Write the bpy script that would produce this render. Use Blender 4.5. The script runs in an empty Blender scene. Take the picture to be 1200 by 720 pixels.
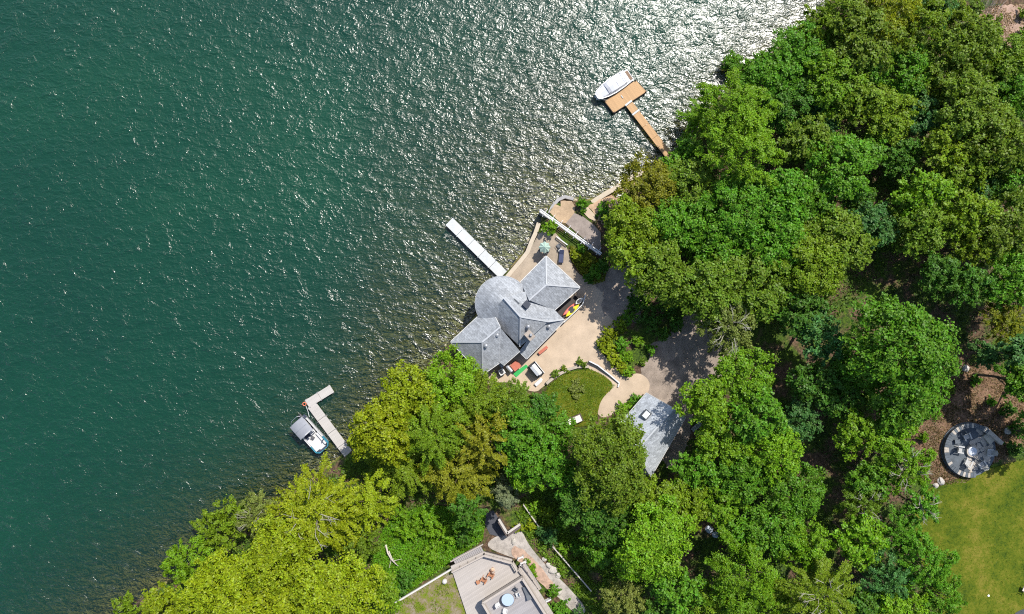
import bpy, bmesh, math, random
import numpy as np
from mathutils import Vector, Matrix

SC = bpy.context.scene
COL = SC.collection
RNG = np.random.default_rng(11)
random.seed(11)
H = 100.0            # camera height above the lake
K = 0.125            # metres per photo pixel at lake level


def W(px, py, z=0.0):
    s = K * (H - z) / H
    return ((px - 600) * s, (360 - py) * s)


def W3(px, py, z):
    x, y = W(px, py, z)
    return (x, y, z)


# ------------------------------------------------------------------ terrain
SHORE_PX = [(-900, 1500), (-200, 960), (60, 790), (120, 738), (185, 690), (250, 640), (318, 598), (372, 556), (405, 528), (440, 492),
            (485, 448), (520, 412), (545, 385), (568, 360), (590, 325), (602, 309), (614, 296), (624, 280), (634, 258),
            (642, 243), (656, 234), (680, 236), (700, 232), (722, 219), (742, 206), (768, 192), (788, 180), (815, 156),
            (838, 118), (872, 88), (918, 52), (960, 16), (1000, -30), (1080, -140), (1300, -700), (1700, -1600)]
LAND = [W(*p) for p in SHORE_PX] + [(900, 900), (900, -900), (-400, -900)]
NSH = len(SHORE_PX) - 1


def inside(poly, x, y):
    r = np.zeros(x.shape, bool)
    n = len(poly)
    for i in range(n):
        x0, y0 = poly[i]
        x1, y1 = poly[(i + 1) % n]
        if y0 == y1:
            continue
        c = ((y0 > y) != (y1 > y)) & (x < (x1 - x0) * (y - y0) / (y1 - y0) + x0)
        r ^= c
    return r


def shore_d(x, y):
    d = np.full(x.shape, 1e9)
    for i in range(NSH):
        x0, y0 = LAND[i]
        x1, y1 = LAND[i + 1]
        dx, dy = x1 - x0, y1 - y0
        t = np.clip(((x - x0) * dx + (y - y0) * dy) / (dx * dx + dy * dy), 0, 1)
        d = np.minimum(d, np.hypot(x - x0 - t * dx, y - y0 - t * dy))
    return np.where(inside(LAND, x, y), d, -d)


PADS = [(600, 375, 11, 1.5), (640, 300, 5.5, 1.4), (672, 262, 5.0, 2.0), (680, 400, 9, 1.6), (725, 430, 6, 2.2),
        (675, 462, 4.5, 2.0), (770, 500, 9, 2.6), (810, 430, 9, 2.6), (1135, 527, 7, 5.4), (1160, 640, 16, 5.6),
        (590, 690, 9, 2.6), (505, 705, 9, 2.2)]


def terr_a(x, y):
    x = np.asarray(x, float)
    y = np.asarray(y, float)
    d = shore_d(x, y)
    dl = np.clip(d, 0, None)
    z = np.minimum(1.35, 0.75 * dl) + 0.085 * np.clip(np.minimum(dl, 90) - 20, 0, None)
    wob = 0.25 * np.sin(x * 0.31 + 1.3) * np.sin(y * 0.27 - 0.6) + 0.12 * np.sin(x * 0.83 - y * 0.61)
    z = z + wob * np.clip((dl - 3) / 6, 0, 1)
    steep = 0.13 + 0.22 * np.clip((x - 9) / 7, 0, 1) + 0.12 * np.clip((-20 - x) / 10, 0, 1)
    bed = np.maximum(-7.0, steep * np.minimum(d, 0) - 0.06)
    bed = bed + 0.06 * np.sin(x * 1.1 + y * .7) * np.sin(y * 1.3)
    z = np.where(d > 0, z, bed)
    for (px, py, r, zp) in PADS:
        cx, cy = W(px, py, zp)
        w = np.clip(1.6 - 1.6 * np.hypot(x - cx, y - cy) / (r * 1.6), 0, 1)
        w = w * w * (3 - 2 * w) * (d > 0.3)
        z = z * (1 - w) + zp * w
    return z


def terr(x, y):
    return float(terr_a(np.array([x]), np.array([y]))[0])


def WT(px, py, dz=0.0):
    """the point of the terrain seen at a photo pixel"""
    z = 1.5
    for _ in range(4):
        x, y = W(px, py, z)
        z = terr(x, y)
    return (x, y, z + dz)


# ------------------------------------------------------------------ objects
def thing(name, label, cat, loc=(0, 0, 0), rz=0.0, group=None):
    o = bpy.data.objects.new(name, None)
    o.empty_display_size = 0.3
    COL.objects.link(o)
    o.location = loc
    o.rotation_euler = (0, 0, rz)
    o['label'] = label
    o['category'] = cat
    if group:
        o['group'] = group
    return o


def tag(o, label, cat, group=None):
    o['label'] = label
    o['category'] = cat
    if group:
        o['group'] = group
    return o


def dup(root, loc, rz=0.0, label=None, group=None, scale=None):
    r = root.copy()
    COL.objects.link(r)
    r.location = loc
    r.rotation_euler = (0, 0, rz)
    if scale:
        r.scale = (scale, scale, scale)
    if label:
        r['label'] = label
    if group:
        r['group'] = group
    for ch in list(root.children):
        c = ch.copy()
        COL.objects.link(c)
        c.parent = r
        for g in list(ch.children):
            e = g.copy()
            COL.objects.link(e)
            e.parent = c
    return r


class MB:
    def __init__(self):
        self.v = []
        self.f = []

    def add(self, vs, fs):
        b = len(self.v)
        self.v += [tuple(p) for p in vs]
        self.f += [tuple(b + i for i in q) for q in fs]
        return self

    def box(self, c, s, rz=0.0, tilt=0.0):
        M = Matrix.Rotation(rz, 3, 'Z') @ Matrix.Rotation(tilt, 3, 'X')
        vs = []
        for k in (-1, 1):
            for j in (-1, 1):
                for i in (-1, 1):
                    vs.append(Vector(c) + M @ Vector((i * s[0] / 2, j * s[1] / 2, k * s[2] / 2)))
        return self.add(vs, [(0, 2, 3, 1), (4, 5, 7, 6), (0, 1, 5, 4), (2, 6, 7, 3), (0, 4, 6, 2), (1, 3, 7, 5)])

    def prism(self, poly, z0, z1):
        a = sum(poly[i][0] * poly[(i + 1) % len(poly)][1] - poly[(i + 1) % len(poly)][0] * poly[i][1] for i in range(len(poly)))
        if a < 0:
            poly = poly[::-1]
        n = len(poly)
        vs = [(p[0], p[1], z0) for p in poly] + [(p[0], p[1], z1) for p in poly]
        return self.add(vs, [tuple(range(n))[::-1], tuple(range(n, 2 * n))] +
                        [(i, (i + 1) % n, n + (i + 1) % n, n + i) for i in range(n)])

    def beam(self, a, b, w, h):
        """a bar between two 3-D points"""
        a, b = Vector(a), Vector(b)
        d = b - a
        q = d.to_track_quat('X', 'Z').to_matrix()
        L = d.length
        vs = []
        for k in (-1, 1):
            for j in (-1, 1):
                for i in (0, 1):
                    vs.append(a + q @ Vector((i * L, j * w / 2, k * h / 2)))
        return self.add(vs, [(0, 2, 3, 1), (4, 5, 7, 6), (0, 1, 5, 4), (2, 6, 7, 3), (0, 4, 6, 2), (1, 3, 7, 5)])

    def tube(self, pts, rad, n=6, cap=True):
        pts = [Vector(p) for p in pts]
        if not hasattr(rad, '__len__'):
            rad = [rad] * len(pts)
        vs, fs = [], []
        for i, p in enumerate(pts):
            d = (pts[min(i + 1, len(pts) - 1)] - pts[max(i - 1, 0)])
            q = d.to_track_quat('Z', 'Y').to_matrix()
            for k in range(n):
                a = 2 * math.pi * k / n
                vs.append(p + q @ Vector((math.cos(a) * rad[i], math.sin(a) * rad[i], 0)))
        for i in range(len(pts) - 1):
            for k in range(n):
                fs.append((i * n + k, i * n + (k + 1) % n, (i + 1) * n + (k + 1) % n, (i + 1) * n + k))
        if cap:
            fs.append(tuple(range(n))[::-1])
            fs.append(tuple((len(pts) - 1) * n + k for k in range(n)))
        return self.add(vs, fs)

    def lathe(self, prof, cx, cy, n=20, cap=True):
        vs, fs = [], []
        for (r, z) in prof:
            for k in range(n):
                a = 2 * math.pi * k / n
                vs.append((cx + r * math.cos(a), cy + r * math.sin(a), z))
        for i in range(len(prof) - 1):
            for k in range(n):
                fs.append((i * n + k, i * n + (k + 1) % n, (i + 1) * n + (k + 1) % n, (i + 1) * n + k))
        if cap:
            fs.append(tuple(range(n))[::-1])
            fs.append(tuple((len(prof) - 1) * n + k for k in range(n)))
        return self.add(vs, fs)

    def build(self, name, m, parent=None, smooth=False, bevel=0.0, origin=None):
        root = parent
        off = Vector((0, 0, 0))
        while root is not None:
            off = off + Vector(root.location)
            root = root.parent
        if origin is not None:
            off = Vector(origin)
        me = bpy.data.meshes.new(name)
        me.from_pydata([tuple(Vector(p) - off) for p in self.v], [], self.f)
        me.materials.append(m)
        if smooth:
            me.polygons.foreach_set('use_smooth', [True] * len(me.polygons))
        me.update()
        o = bpy.data.objects.new(name, me)
        COL.objects.link(o)
        if origin is not None:
            o.location = origin
        if parent is not None:
            o.parent = parent
        if bevel:
            b = o.modifiers.new('bevel', 'BEVEL')
            b.width = bevel
            b.segments = 2
            b.limit_method = 'ANGLE'
        return o


def ang(p, q):
    """world heading of the photo-pixel direction p -> q"""
    return math.atan2(-(q[1] - p[1]), q[0] - p[0])


def offset_line(pts, w):
    """left/right outline of a polyline of world points, total width w -> polygon"""
    L, R = [], []
    n = len(pts)
    for i in range(n):
        a = Vector(pts[max(i - 1, 0)][:2])
        b = Vector(pts[min(i + 1, n - 1)][:2])
        d = (b - a).normalized()
        nn = Vector((-d.y, d.x)) * w / 2
        p = Vector(pts[i][:2])
        L.append(tuple(p + nn))
        R.append(tuple(p - nn))
    return L + R[::-1]


def drape(name, px_poly, dz, m, step=0.8, kind='structure', smooth_poly=True, ragged=0.0):
    """a sheet laid on the terrain, outline given in photo pixels"""
    poly = [WT(*p)[:2] for p in px_poly]
    if smooth_poly:
        for _ in range(2):
            q = []
            for i in range(len(poly)):
                a, b = poly[i], poly[(i + 1) % len(poly)]
                q += [(a[0] * .75 + b[0] * .25, a[1] * .75 + b[1] * .25), (a[0] * .25 + b[0] * .75, a[1] * .25 + b[1] * .75)]
            poly = q
    if ragged:
        q = []
        for i in range(len(poly)):
            a, b = poly[i], poly[(i + 1) % len(poly)]
            L = math.hypot(b[0] - a[0], b[1] - a[1])
            for k in range(max(1, int(L / 0.35))):
                t = k / max(1, int(L / 0.35))
                q.append((a[0] + (b[0] - a[0]) * t + random.uniform(-ragged, ragged), a[1] + (b[1] - a[1]) * t + random.uniform(-ragged, ragged)))
        poly = q
    bm = bmesh.new()
    bm.faces.new([bm.verts.new((x, y, 0)) for x, y in poly])
    xs = [p[0] for p in poly]
    ys = [p[1] for p in poly]
    for axis, lo, hi in ((0, min(xs), max(xs)), (1, min(ys), max(ys))):
        c = lo + step
        while c < hi:
            co = [0, 0, 0]
            no = [0, 0, 0]
            co[axis] = c
            no[axis] = 1
            bmesh.ops.bisect_plane(bm, geom=bm.verts[:] + bm.edges[:] + bm.faces[:], plane_co=co, plane_no=no)
            c += step
    bm.normal_update()
    bmesh.ops.triangulate(bm, faces=[f for f in bm.faces if len(f.verts) > 4])
    for f in bm.faces:
        if f.normal.z < 0:
            f.normal_flip()
    vs = list(bm.verts)
    z = terr_a(np.array([v.co.x for v in vs]), np.array([v.co.y for v in vs])) + dz
    for v, zz in zip(vs, z):
        v.co.z = zz
    me = bpy.data.meshes.new(name)
    bm.to_mesh(me)
    bm.free()
    me.materials.append(m)
    o = bpy.data.objects.new(name, me)
    COL.objects.link(o)
    o['kind'] = kind
    return o


# ------------------------------------------------------------------ materials
class NT:
    def __init__(self, name):
        self.m = bpy.data.materials.new(name)
        self.m.use_nodes = True
        self.n = self.m.node_tree.nodes
        self.l = self.m.node_tree.links
        self.n.clear()
        self.out = self.n.new('ShaderNodeOutputMaterial')

    def new(self, t, **kw):
        nd = self.n.new(t)
        for k, v in kw.items():
            if k.startswith('i_'):
                key = k[2:].replace('_', ' ')
                nd.inputs[key].default_value = v
            else:
                setattr(nd, k, v)
        return nd

    def ln(self, a, b):
        self.l.new(a, b)

    def pos(self, scale=(1, 1, 1), rz=0.0, obj=False):
        c = self.new('ShaderNodeTexCoord')if obj else self.new('ShaderNodeNewGeometry')
        mp = self.new('ShaderNodeMapping')
        mp.inputs['Scale'].default_value = scale
        mp.inputs['Rotation'].default_value = (0, 0, rz)
        self.ln(c.outputs['Object'] if obj else c.outputs['Position'], mp.inputs['Vector'])
        return mp.outputs['Vector']

    def noise(self, vec, scale, detail=3.0, rough=0.55, dist=0.0):
        t = self.new('ShaderNodeTexNoise')
        t.inputs['Scale'].default_value = scale
        t.inputs['Detail'].default_value = detail
        t.inputs['Roughness'].default_value = rough
        t.inputs['Distortion'].default_value = dist
        self.ln(vec, t.inputs['Vector'])
        return t.outputs['Fac']

    def ramp(self, fac, stops):
        r = self.new('ShaderNodeValToRGB')
        el = r.color_ramp.elements
        el[0].position, el[0].color = stops[0][0], (*stops[0][1], 1)
        el[1].position, el[1].color = stops[-1][0], (*stops[-1][1], 1)
        for p, c in stops[1:-1]:
            e = el.new(p)
            e.color = (*c, 1)
        self.ln(fac, r.inputs['Fac'])
        return r.outputs['Color']

    def math(self, op, a, b=None, c=None):
        nd = self.new('ShaderNodeMath', operation=op)
        for i, v in enumerate((a, b, c)):
            if v is None:
                continue
            if isinstance(v, (int, float)):
                nd.inputs[i].default_value = v
            else:
                self.ln(v, nd.inputs[i])
        return nd.outputs[0]

    def mix(self, fac, a, b, blend='MIX'):
        nd = self.new('ShaderNodeMix', data_type='RGBA', blend_type=blend)
        for key, v in ((0, fac), (6, a), (7, b)):
            if isinstance(v, (int, float)):
                nd.inputs[key].default_value = v
            elif isinstance(v, tuple):
                nd.inputs[key].default_value = (*v, 1)
            else:
                self.ln(v, nd.inputs[key])
        return nd.outputs[2]

    def bump(self, height, strength=0.3, dist=0.05):
        b = self.new('ShaderNodeBump')
        b.inputs['Strength'].default_value = strength
        b.inputs['Distance'].default_value = dist
        self.ln(height, b.inputs['Height'])
        return b.outputs['Normal']

    def bsdf(self, color, rough=0.6, metal=0.0, spec=0.4, normal=None):
        b = self.new('ShaderNodeBsdfPrincipled')
        b.inputs['Roughness'].default_value = rough
        b.inputs['Metallic'].default_value = metal
        b.inputs['Specular IOR Level'].default_value = spec
        if isinstance(color, tuple):
            b.inputs['Base Color'].default_value = (*color, 1)
        else:
            self.ln(color, b.inputs['Base Color'])
        if normal is not None:
            self.ln(normal, b.inputs['Normal'])
        self.ln(b.outputs[0], self.out.inputs['Surface'])
        return b


def cmul(c, k):
    return tuple(min(1, x * k) for x in c)


def simple(name, c, rough=0.6, var=0.25, scale=3.0, fine=25.0, metal=0.0, spec=0.4, bump=0.15):
    t = NT(name)
    p = t.pos()
    n = t.math('ADD', t.math('MULTIPLY', t.noise(p, scale, 4), 0.6), t.math('MULTIPLY', t.noise(p, fine, 3), 0.4))
    col = t.ramp(n, [(0.3, cmul(c, 1 - var)), (0.5, c), (0.72, cmul(c, 1 + var))])
    t.bsdf(col, rough, metal, spec, t.bump(n, bump, 0.04))
    return t.m


def planks(name, c, rz, width=0.14, var=0.25, gap=0.35):
    """boards: the bands run along the heading rz"""
    t = NT(name)
    p = t.pos(rz=-rz)
    sep = t.new('ShaderNodeSeparateXYZ')
    t.ln(p, sep.inputs[0])
    y = t.math('DIVIDE', sep.outputs['Y'], width)
    fr = t.math('FRACT', y)
    idx = t.math('FLOOR', y)
    wn = t.new('ShaderNodeTexWhiteNoise', noise_dimensions='1D')
    t.ln(idx, wn.inputs['W'])
    sc = t.new('ShaderNodeMapping')
    sc.inputs['Scale'].default_value = (0.8, 9, 1)
    t.ln(p, sc.inputs['Vector'])
    g = t.noise(sc.outputs[0], 1.2, 5, 0.65)
    blotch = t.noise(p, 0.8, 4, 0.6)
    v = t.math('ADD', t.math('MULTIPLY', wn.outputs['Value'], 0.4), t.math('ADD', t.math('MULTIPLY', g, 0.35), t.math('MULTIPLY', blotch, 0.35)))
    col = t.ramp(v, [(0.25, cmul(c, 1 - var)), (0.55, c), (0.85, cmul(c, 1 + var))])
    edge = t.math('LESS_THAN', t.math('ABSOLUTE', t.math('SUBTRACT', fr, 0.5)), 0.44)
    col = t.mix(edge, cmul(c, gap), col)
    t.bsdf(col, 0.65, 0, 0.3, t.bump(g, 0.15, 0.02))
    return t.m


def leaf_mat(name, gloss=0.4):
    t = NT(name)
    oi = t.new('ShaderNodeObjectInfo')
    at = t.new('ShaderNodeAttribute', attribute_name='tint')
    at.attribute_type = 'GEOMETRY'
    val = t.math('ADD', t.math('MULTIPLY', at.outputs['Fac'], 1.05), 0.64)
    hsv = t.new('ShaderNodeHueSaturation')
    t.ln(oi.outputs['Color'], hsv.inputs['Color'])
    t.ln(val, hsv.inputs['Value'])
    t.ln(t.math('ADD', t.math('MULTIPLY', t.math('FRACT', t.math('MULTIPLY', at.outputs['Fac'], 7.13)), 0.03), 0.485), hsv.inputs['Hue'])
    # clumps of slightly different leaf colour
    n = t.noise(t.pos(), 0.55, 2)
    col = t.mix(t.math('MULTIPLY', n, 0.42), hsv.outputs[0], (0.15, 0.19, 0.012), 'MIX')
    b = t.new('ShaderNodeBsdfPrincipled')
    b.inputs['Roughness'].default_value = 0.5
    b.inputs['Specular IOR Level'].default_value = gloss
    t.ln(col, b.inputs['Base Color'])
    tr = t.new('ShaderNodeBsdfTranslucent')
    warm = t.mix(1.0, col, (1.25, 1.15, 0.6), 'MULTIPLY')
    t.ln(warm, tr.inputs['Color'])
    mx = t.new('ShaderNodeMixShader')
    mx.inputs[0].default_value = 0.38
    t.ln(b.outputs[0], mx.inputs[1])
    t.ln(tr.outputs[0], mx.inputs[2])
    t.ln(mx.outputs[0], t.out.inputs['Surface'])
    return t.m


# ------------------------------------------------------------------ foliage
def leaf_mesh(name, C, Nn, size, m, aspect=0.62, seed=0):
    """many small folded leaf blades: centres C, facing Nn"""
    r = np.random.default_rng(seed)
    n = len(C)
    Nn = Nn / (np.linalg.norm(Nn, axis=1, keepdims=True) + 1e-9)
    rv = r.normal(size=(n, 3))
    u = np.cross(Nn, rv)
    u /= np.linalg.norm(u, axis=1, keepdims=True) + 1e-9
    v = np.cross(Nn, u)
    s = (size * r.uniform(0.65, 1.35, n))[:, None]
    fold = Nn * s * 0.12
    P = np.empty((n, 4, 3))
    P[:, 0] = C - u * s * 0.5 - fold
    P[:, 1] = C - v * s * aspect * 0.5 + fold
    P[:, 2] = C + u * s * 0.5 - fold
    P[:, 3] = C + v * s * aspect * 0.5 + fold
    me = bpy.data.meshes.new(name)
    me.vertices.add(n * 4)
    me.vertices.foreach_set('co', P.reshape(-1))
    me.loops.add(n * 4)
    me.loops.foreach_set('vertex_index', np.arange(n * 4, dtype=np.int32))
    me.polygons.add(n)
    me.polygons.foreach_set('loop_start', np.arange(0, n * 4, 4, dtype=np.int32))
    me.polygons.foreach_set('loop_total', np.full(n, 4, dtype=np.int32))
    me.update(calc_edges=True)
    a = me.attributes.new('tint', 'FLOAT', 'FACE')
    a.data.foreach_set('value', r.random(n).astype(np.float32))
    me.materials.append(m)
    return me


def lobes_for(R, kind, r):
    """centres, radii (x,y,z) and axis headings of the leaf masses of a crown of radius R round the origin"""
    out = []
    if kind == 'spruce':
        nl = int(R * 16)
        for i in range(nl):
            t = (i + .5) / nl
            z = -R * 1.6 + t * R * 3.6
            rad = R * (1 - t) * r.uniform(.65, 1.05)
            a = i * 2.399 + r.uniform(-.3, .3)
            out.append((np.array([math.cos(a) * rad * .62, math.sin(a) * rad * .62, z]), np.array([max(.35, rad * .55), .34, .26]), a))
        return out
    big = {'broad': 1.0, 'feather': 1.25, 'fan': 0.95}[kind]
    nl = int(9 + 1.15 * R * R * big)
    ph = r.uniform(0, 6.28, 4)
    for i in range(nl):
        t = (i + .5) / nl
        cz = 1 - t * 1.22                      # from the top down past the widest part
        a = i * 2.39996 + r.uniform(-.35, .35)
        sr = math.sqrt(max(0, 1 - cz * cz))
        k = r.uniform(.7, 1.0) * (1 + .13 * math.sin(2 * a + ph[0]) + .12 * math.sin(3 * a + ph[1]) + .07 * math.sin(5 * a + ph[2]))
        c = np.array([math.cos(a) * sr * k, math.sin(a) * sr * k, cz * .72 * r.uniform(.75, 1.1)]) * R * .86
        base = ((0.60 + 0.10 * R) if R > 2 else .28 * R + .1) * r.uniform(.7, 1.3)
        if kind == 'broad':
            rr = np.array([base * r.uniform(.95, 1.3), base, base * .72])
        elif kind == 'feather':
            rr = np.array([base * 1.15, base * .62, base * .42])
        else:
            rr = np.array([base * 1.7, base * .62, base * .26])
        out.append((c, rr, a + r.uniform(-.5, .5)))
    return out


def crown_mesh(name, R, kind, m, seed):
    r = np.random.default_rng(seed)
    lob = lobes_for(R, kind, r)
    size = {'broad': .31, 'feather': .25, 'fan': .27, 'spruce': .22}[kind]
    if R < 2:
        size *= .72
    asp = {'broad': .66, 'feather': .5, 'fan': .42, 'spruce': .3}[kind]
    Cs, Ns = [], []
    for (c, rr, a) in lob:
        area = 2 * math.pi * (rr[0] * rr[1] + rr[0] * rr[2] + rr[1] * rr[2]) / 3
        n = int(area * {'broad': 1.5, 'feather': 1.7, 'fan': 1.8, 'spruce': 1.5}[kind] / (size * size * asp * .5))
        ns = max(5, int(area * 1.7))
        d = r.normal(size=(ns, 3))
        d[:, 2] = np.abs(d[:, 2]) * 1.1 - .45
        d /= np.linalg.norm(d, axis=1, keepdims=True)
        sub = d * r.uniform(.6, 1.0, (ns, 1))
        k = r.integers(0, ns, n)
        p = sub[k] + r.normal(size=(n, 3)) * np.array([.19, .19, .12])
        nn = sub[k] * .55 + r.normal(size=(n, 3)) * .42 + np.array([0, 0, .75])
        p = p * rr
        ca, sa = math.cos(a), math.sin(a)
        q = np.stack([p[:, 0] * ca - p[:, 1] * sa, p[:, 0] * sa + p[:, 1] * ca, p[:, 2]], 1) + c
        if kind in ('fan', 'feather', 'spruce'):      # sprays droop outwards
            q[:, 2] -= (p[:, 0] / rr[0]).clip(0, 2) ** 2 * rr[2] * .9
        qn = np.stack([nn[:, 0] * ca - nn[:, 1] * sa, nn[:, 0] * sa + nn[:, 1] * ca, nn[:, 2]], 1)
        Cs.append(q)
        Ns.append(qn)
    # sparse inner leaves so that one does not see straight through
    if kind != 'spruce':
        n = int(R * R * 55)
        p = r.normal(size=(n, 3))
        p /= np.linalg.norm(p, axis=1, keepdims=True)
        p *= R * .72 * r.random((n, 1)) ** .4
        p[:, 2] = p[:, 2] * .55 - .1 * R
        Cs.append(p)
        Ns.append(r.normal(size=(n, 3)) * .6 + np.array([0, 0, 1]))
    C = np.concatenate(Cs)
    N = np.concatenate(Ns)
    k = R / np.percentile(np.hypot(C[:, 0], C[:, 1]), 96)
    C[:, :2] *= k
    lob = [(c * np.array([k, k, 1]), rr, a) for c, rr, a in lob]
    me = leaf_mesh(name, C, N, size, m, asp, seed)
    return me, lob, C


def trunk_mb(R, hc, lob, r, kind, n_limb=9):
    t = MB()
    rad = .07 + .034 * R
    if kind == 'spruce':
        t.tube([(0, 0, -hc), (0, 0, 0), (0, 0, R * 1.9)], [rad * 1.2, rad * .8, .03], 7)
        return t
    t.tube([(0, 0, -hc), (0, 0, -hc + .5), (r.uniform(-.2, .2), r.uniform(-.2, .2), -hc * .45), (0, 0, -R * .1)],
           [rad * 1.5, rad * 1.1, rad * .9, rad * .6], 8)
    for i in range(n_limb):
        c = lob[int((i + .5) * len(lob) / n_limb)][0]
        s = np.array([0, 0, -hc * r.uniform(.25, .5)])
        mid = s * .5 + c * .5 + r.normal(size=3) * .2 * R * .3
        t.tube([tuple(s), tuple(mid), tuple(c)], [rad * .55, rad * .35, .025], 5)
    return t


def twigs_mb(R, lob, r, n=11):
    t = MB()
    for i in range(n):
        a = r.uniform(0, 6.28)
        s = np.array([r.normal() * .1 * R, r.normal() * .1 * R, R * .1])
        e = np.array([math.cos(a) * R * r.uniform(.45, .85), math.sin(a) * R * r.uniform(.45, .85), R * r.uniform(.5, .66)])
        mid = s * .45 + e * .55 + np.array([r.normal() * .25, r.normal() * .25, R * .22])
        t.tube([tuple(s), tuple(mid), tuple(e)], [.06, .04, .016], 5)
        for _ in range(3):
            d = e - mid
            b = mid + d * r.uniform(.1, .7)
            f = b + np.array([d[0] * .5 - d[1] * r.uniform(-.8, .8), d[1] * .5 + d[0] * r.uniform(-.8, .8), r.uniform(.05, .4)]) * .75
            t.tube([tuple(b), tuple(f)], [.025, .01], 4)
    return t


LEAF = leaf_mat('leaf_blades', .28)
BARK = simple('bark', (.12, .09, .065), .85, .35, 2, 14)
PALE_BARK = simple('pale_bare_wood', (.27, .255, .20), .8, .25, 2, 14)

PROTO = {}


def tree_height(R, kind):
    return (5.0 + 1.15 * R) if kind != 'spruce' else R * 4.2


def proto(kind, R, var, twig):
    """data of one tree: crown, trunk and bare branches, the crown centre at the origin"""
    key = (kind, R, var)
    if key not in PROTO:
        seed = int(R * 97 + var * 1313 + len(kind) * 31)
        r = np.random.default_rng(seed)
        me, lob, C = crown_mesh('crown', R, kind, LEAF, seed)
        PROTO[key] = [me, lob, seed, {}]
    return PROTO[key]


SIZES = {'broad': (2.2, 3.2, 4.4, 5.8, 7.4), 'feather': (2.4, 3.6, 5.2), 'fan': (3.4, 5.4, 6.8), 'spruce': (1.5, 2.1)}
KIND_NAME = {'broad': 'broadleaf_tree', 'feather': 'feathery_tree', 'fan': 'spreading_tree', 'spruce': 'spruce_tree'}
# leaf colours (albedo)
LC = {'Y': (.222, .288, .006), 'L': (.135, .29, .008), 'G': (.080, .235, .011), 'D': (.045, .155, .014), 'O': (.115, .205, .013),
      'P': (.17, .21, .045), 'B': (.045, .165, .040), 'S': (.19, .24, .135), 'M': (.15, .25, .009), 'T': (.185, .20, .010)}
NTREE = [0]


def tree(px, py, rpx, code, label, group='trees of the wooded shore', lift=0.0):
    """code: leaf colour letter, then kind letter (b f n c), then x for pale bare branches"""
    kind = {'b': 'broad', 'f': 'feather', 'n': 'fan', 'c': 'spruce'}[code[1]]
    R = rpx * K * .93
    zg = WT(px, py)[2]
    for _ in range(4):
        s0 = min(SIZES[kind], key=lambda s: abs(math.log(R / s)))
        sc = R / s0
        h = tree_height(s0, kind) * sc + lift
        zc = zg + (h - (s0 * .62 * sc if kind != 'spruce' else s0 * 2 * sc))
        R = rpx * K * (H - zc - R * .2) / H
        x, y = W(px, py, zc)
        zg = max(terr(x, y), -0.3)
    NTREE[0] += 1
    var = NTREE[0] % 2
    me, lob, seed, parts = proto(kind, s0, var, 'x' in code)
    r = np.random.default_rng(1000 + NTREE[0])
    rz = r.uniform(0, 6.28)
    root = thing(KIND_NAME[kind], label, 'tree', (x, y, zg), rz, group)
    root.scale = (sc, sc, sc)
    hc = (zc - zg) / sc
    cr = bpy.data.objects.new('crown', me)
    COL.objects.link(cr)
    cr.parent = root
    cr.location = (0, 0, hc)
    c = LC[code[0]]
    j = r.uniform(.88, 1.14)
    g = r.uniform(.93, 1.07)
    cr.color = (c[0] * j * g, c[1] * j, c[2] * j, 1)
    tk = ('t', round(hc, 1))
    if tk not in parts:
        o = trunk_mb(s0, round(hc, 1) + .3, lob, np.random.default_rng(seed), kind).build('trunk', BARK, None)
        parts[tk] = o.data
        bpy.data.objects.remove(o)
    tr = bpy.data.objects.new('trunk', parts[tk])
    COL.objects.link(tr)
    tr.parent = root
    tr.location = (0, 0, hc)
    if 'x' in code:
        if 'w' not in parts:
            o = twigs_mb(s0, lob, np.random.default_rng(seed + 5)).build('bare_branches', PALE_BARK, None)
            parts['w'] = o.data
            bpy.data.objects.remove(o)
        tw = bpy.data.objects.new('bare_branches', parts['w'])
        COL.objects.link(tw)
        tw.parent = root
        tw.location = (0, 0, hc)
    return root


SHRUB = {}


def shrub(px, py, rpx, col, label, flat=.75, group=None, name='shrub', cat='shrub', z=None):
    R = rpx * K
    var = random.randrange(3)
    s0 = min((.7, 1.2, 1.8), key=lambda s: abs(math.log(R / s)))
    key = (s0, var)
    if key not in SHRUB:
        me, lob, C = crown_mesh('foliage', s0, 'broad', LEAF, 500 + var * 7 + int(s0 * 10))
        st = MB()
        for i in range(5):
            c = lob[int((i + .5) * len(lob) / 5)][0]
            st.tube([(0, 0, -s0 * .8), tuple(c * .5 + np.array([0, 0, -s0 * .2])), tuple(c)], [.05, .035, .015], 5)
        o = st.build('stem', BARK, None)
        SHRUB[key] = (me, o.data)
        bpy.data.objects.remove(o)
    me, sm = SHRUB[key]
    x, y, zt = WT(px, py)
    if z is not None:
        zt = z
        x, y = W(px, py, z)
    root = thing(name, label, cat, (x, y, zt), random.uniform(0, 6.28), group)
    s = R / s0 * 1.02
    root.scale = (s, s, s * flat / .75)
    for nm, d in (('foliage', me), ('stem', sm)):
        o = bpy.data.objects.new(nm, d)
        COL.objects.link(o)
        o.parent = root
        o.location = (0, 0, s0 * .62)
        j = random.uniform(.88, 1.12)
        if nm == 'foliage':
            c = LC[col]
            o.color = (c[0] * j, c[1] * j, c[2] * j, 1)
    return root


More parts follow.
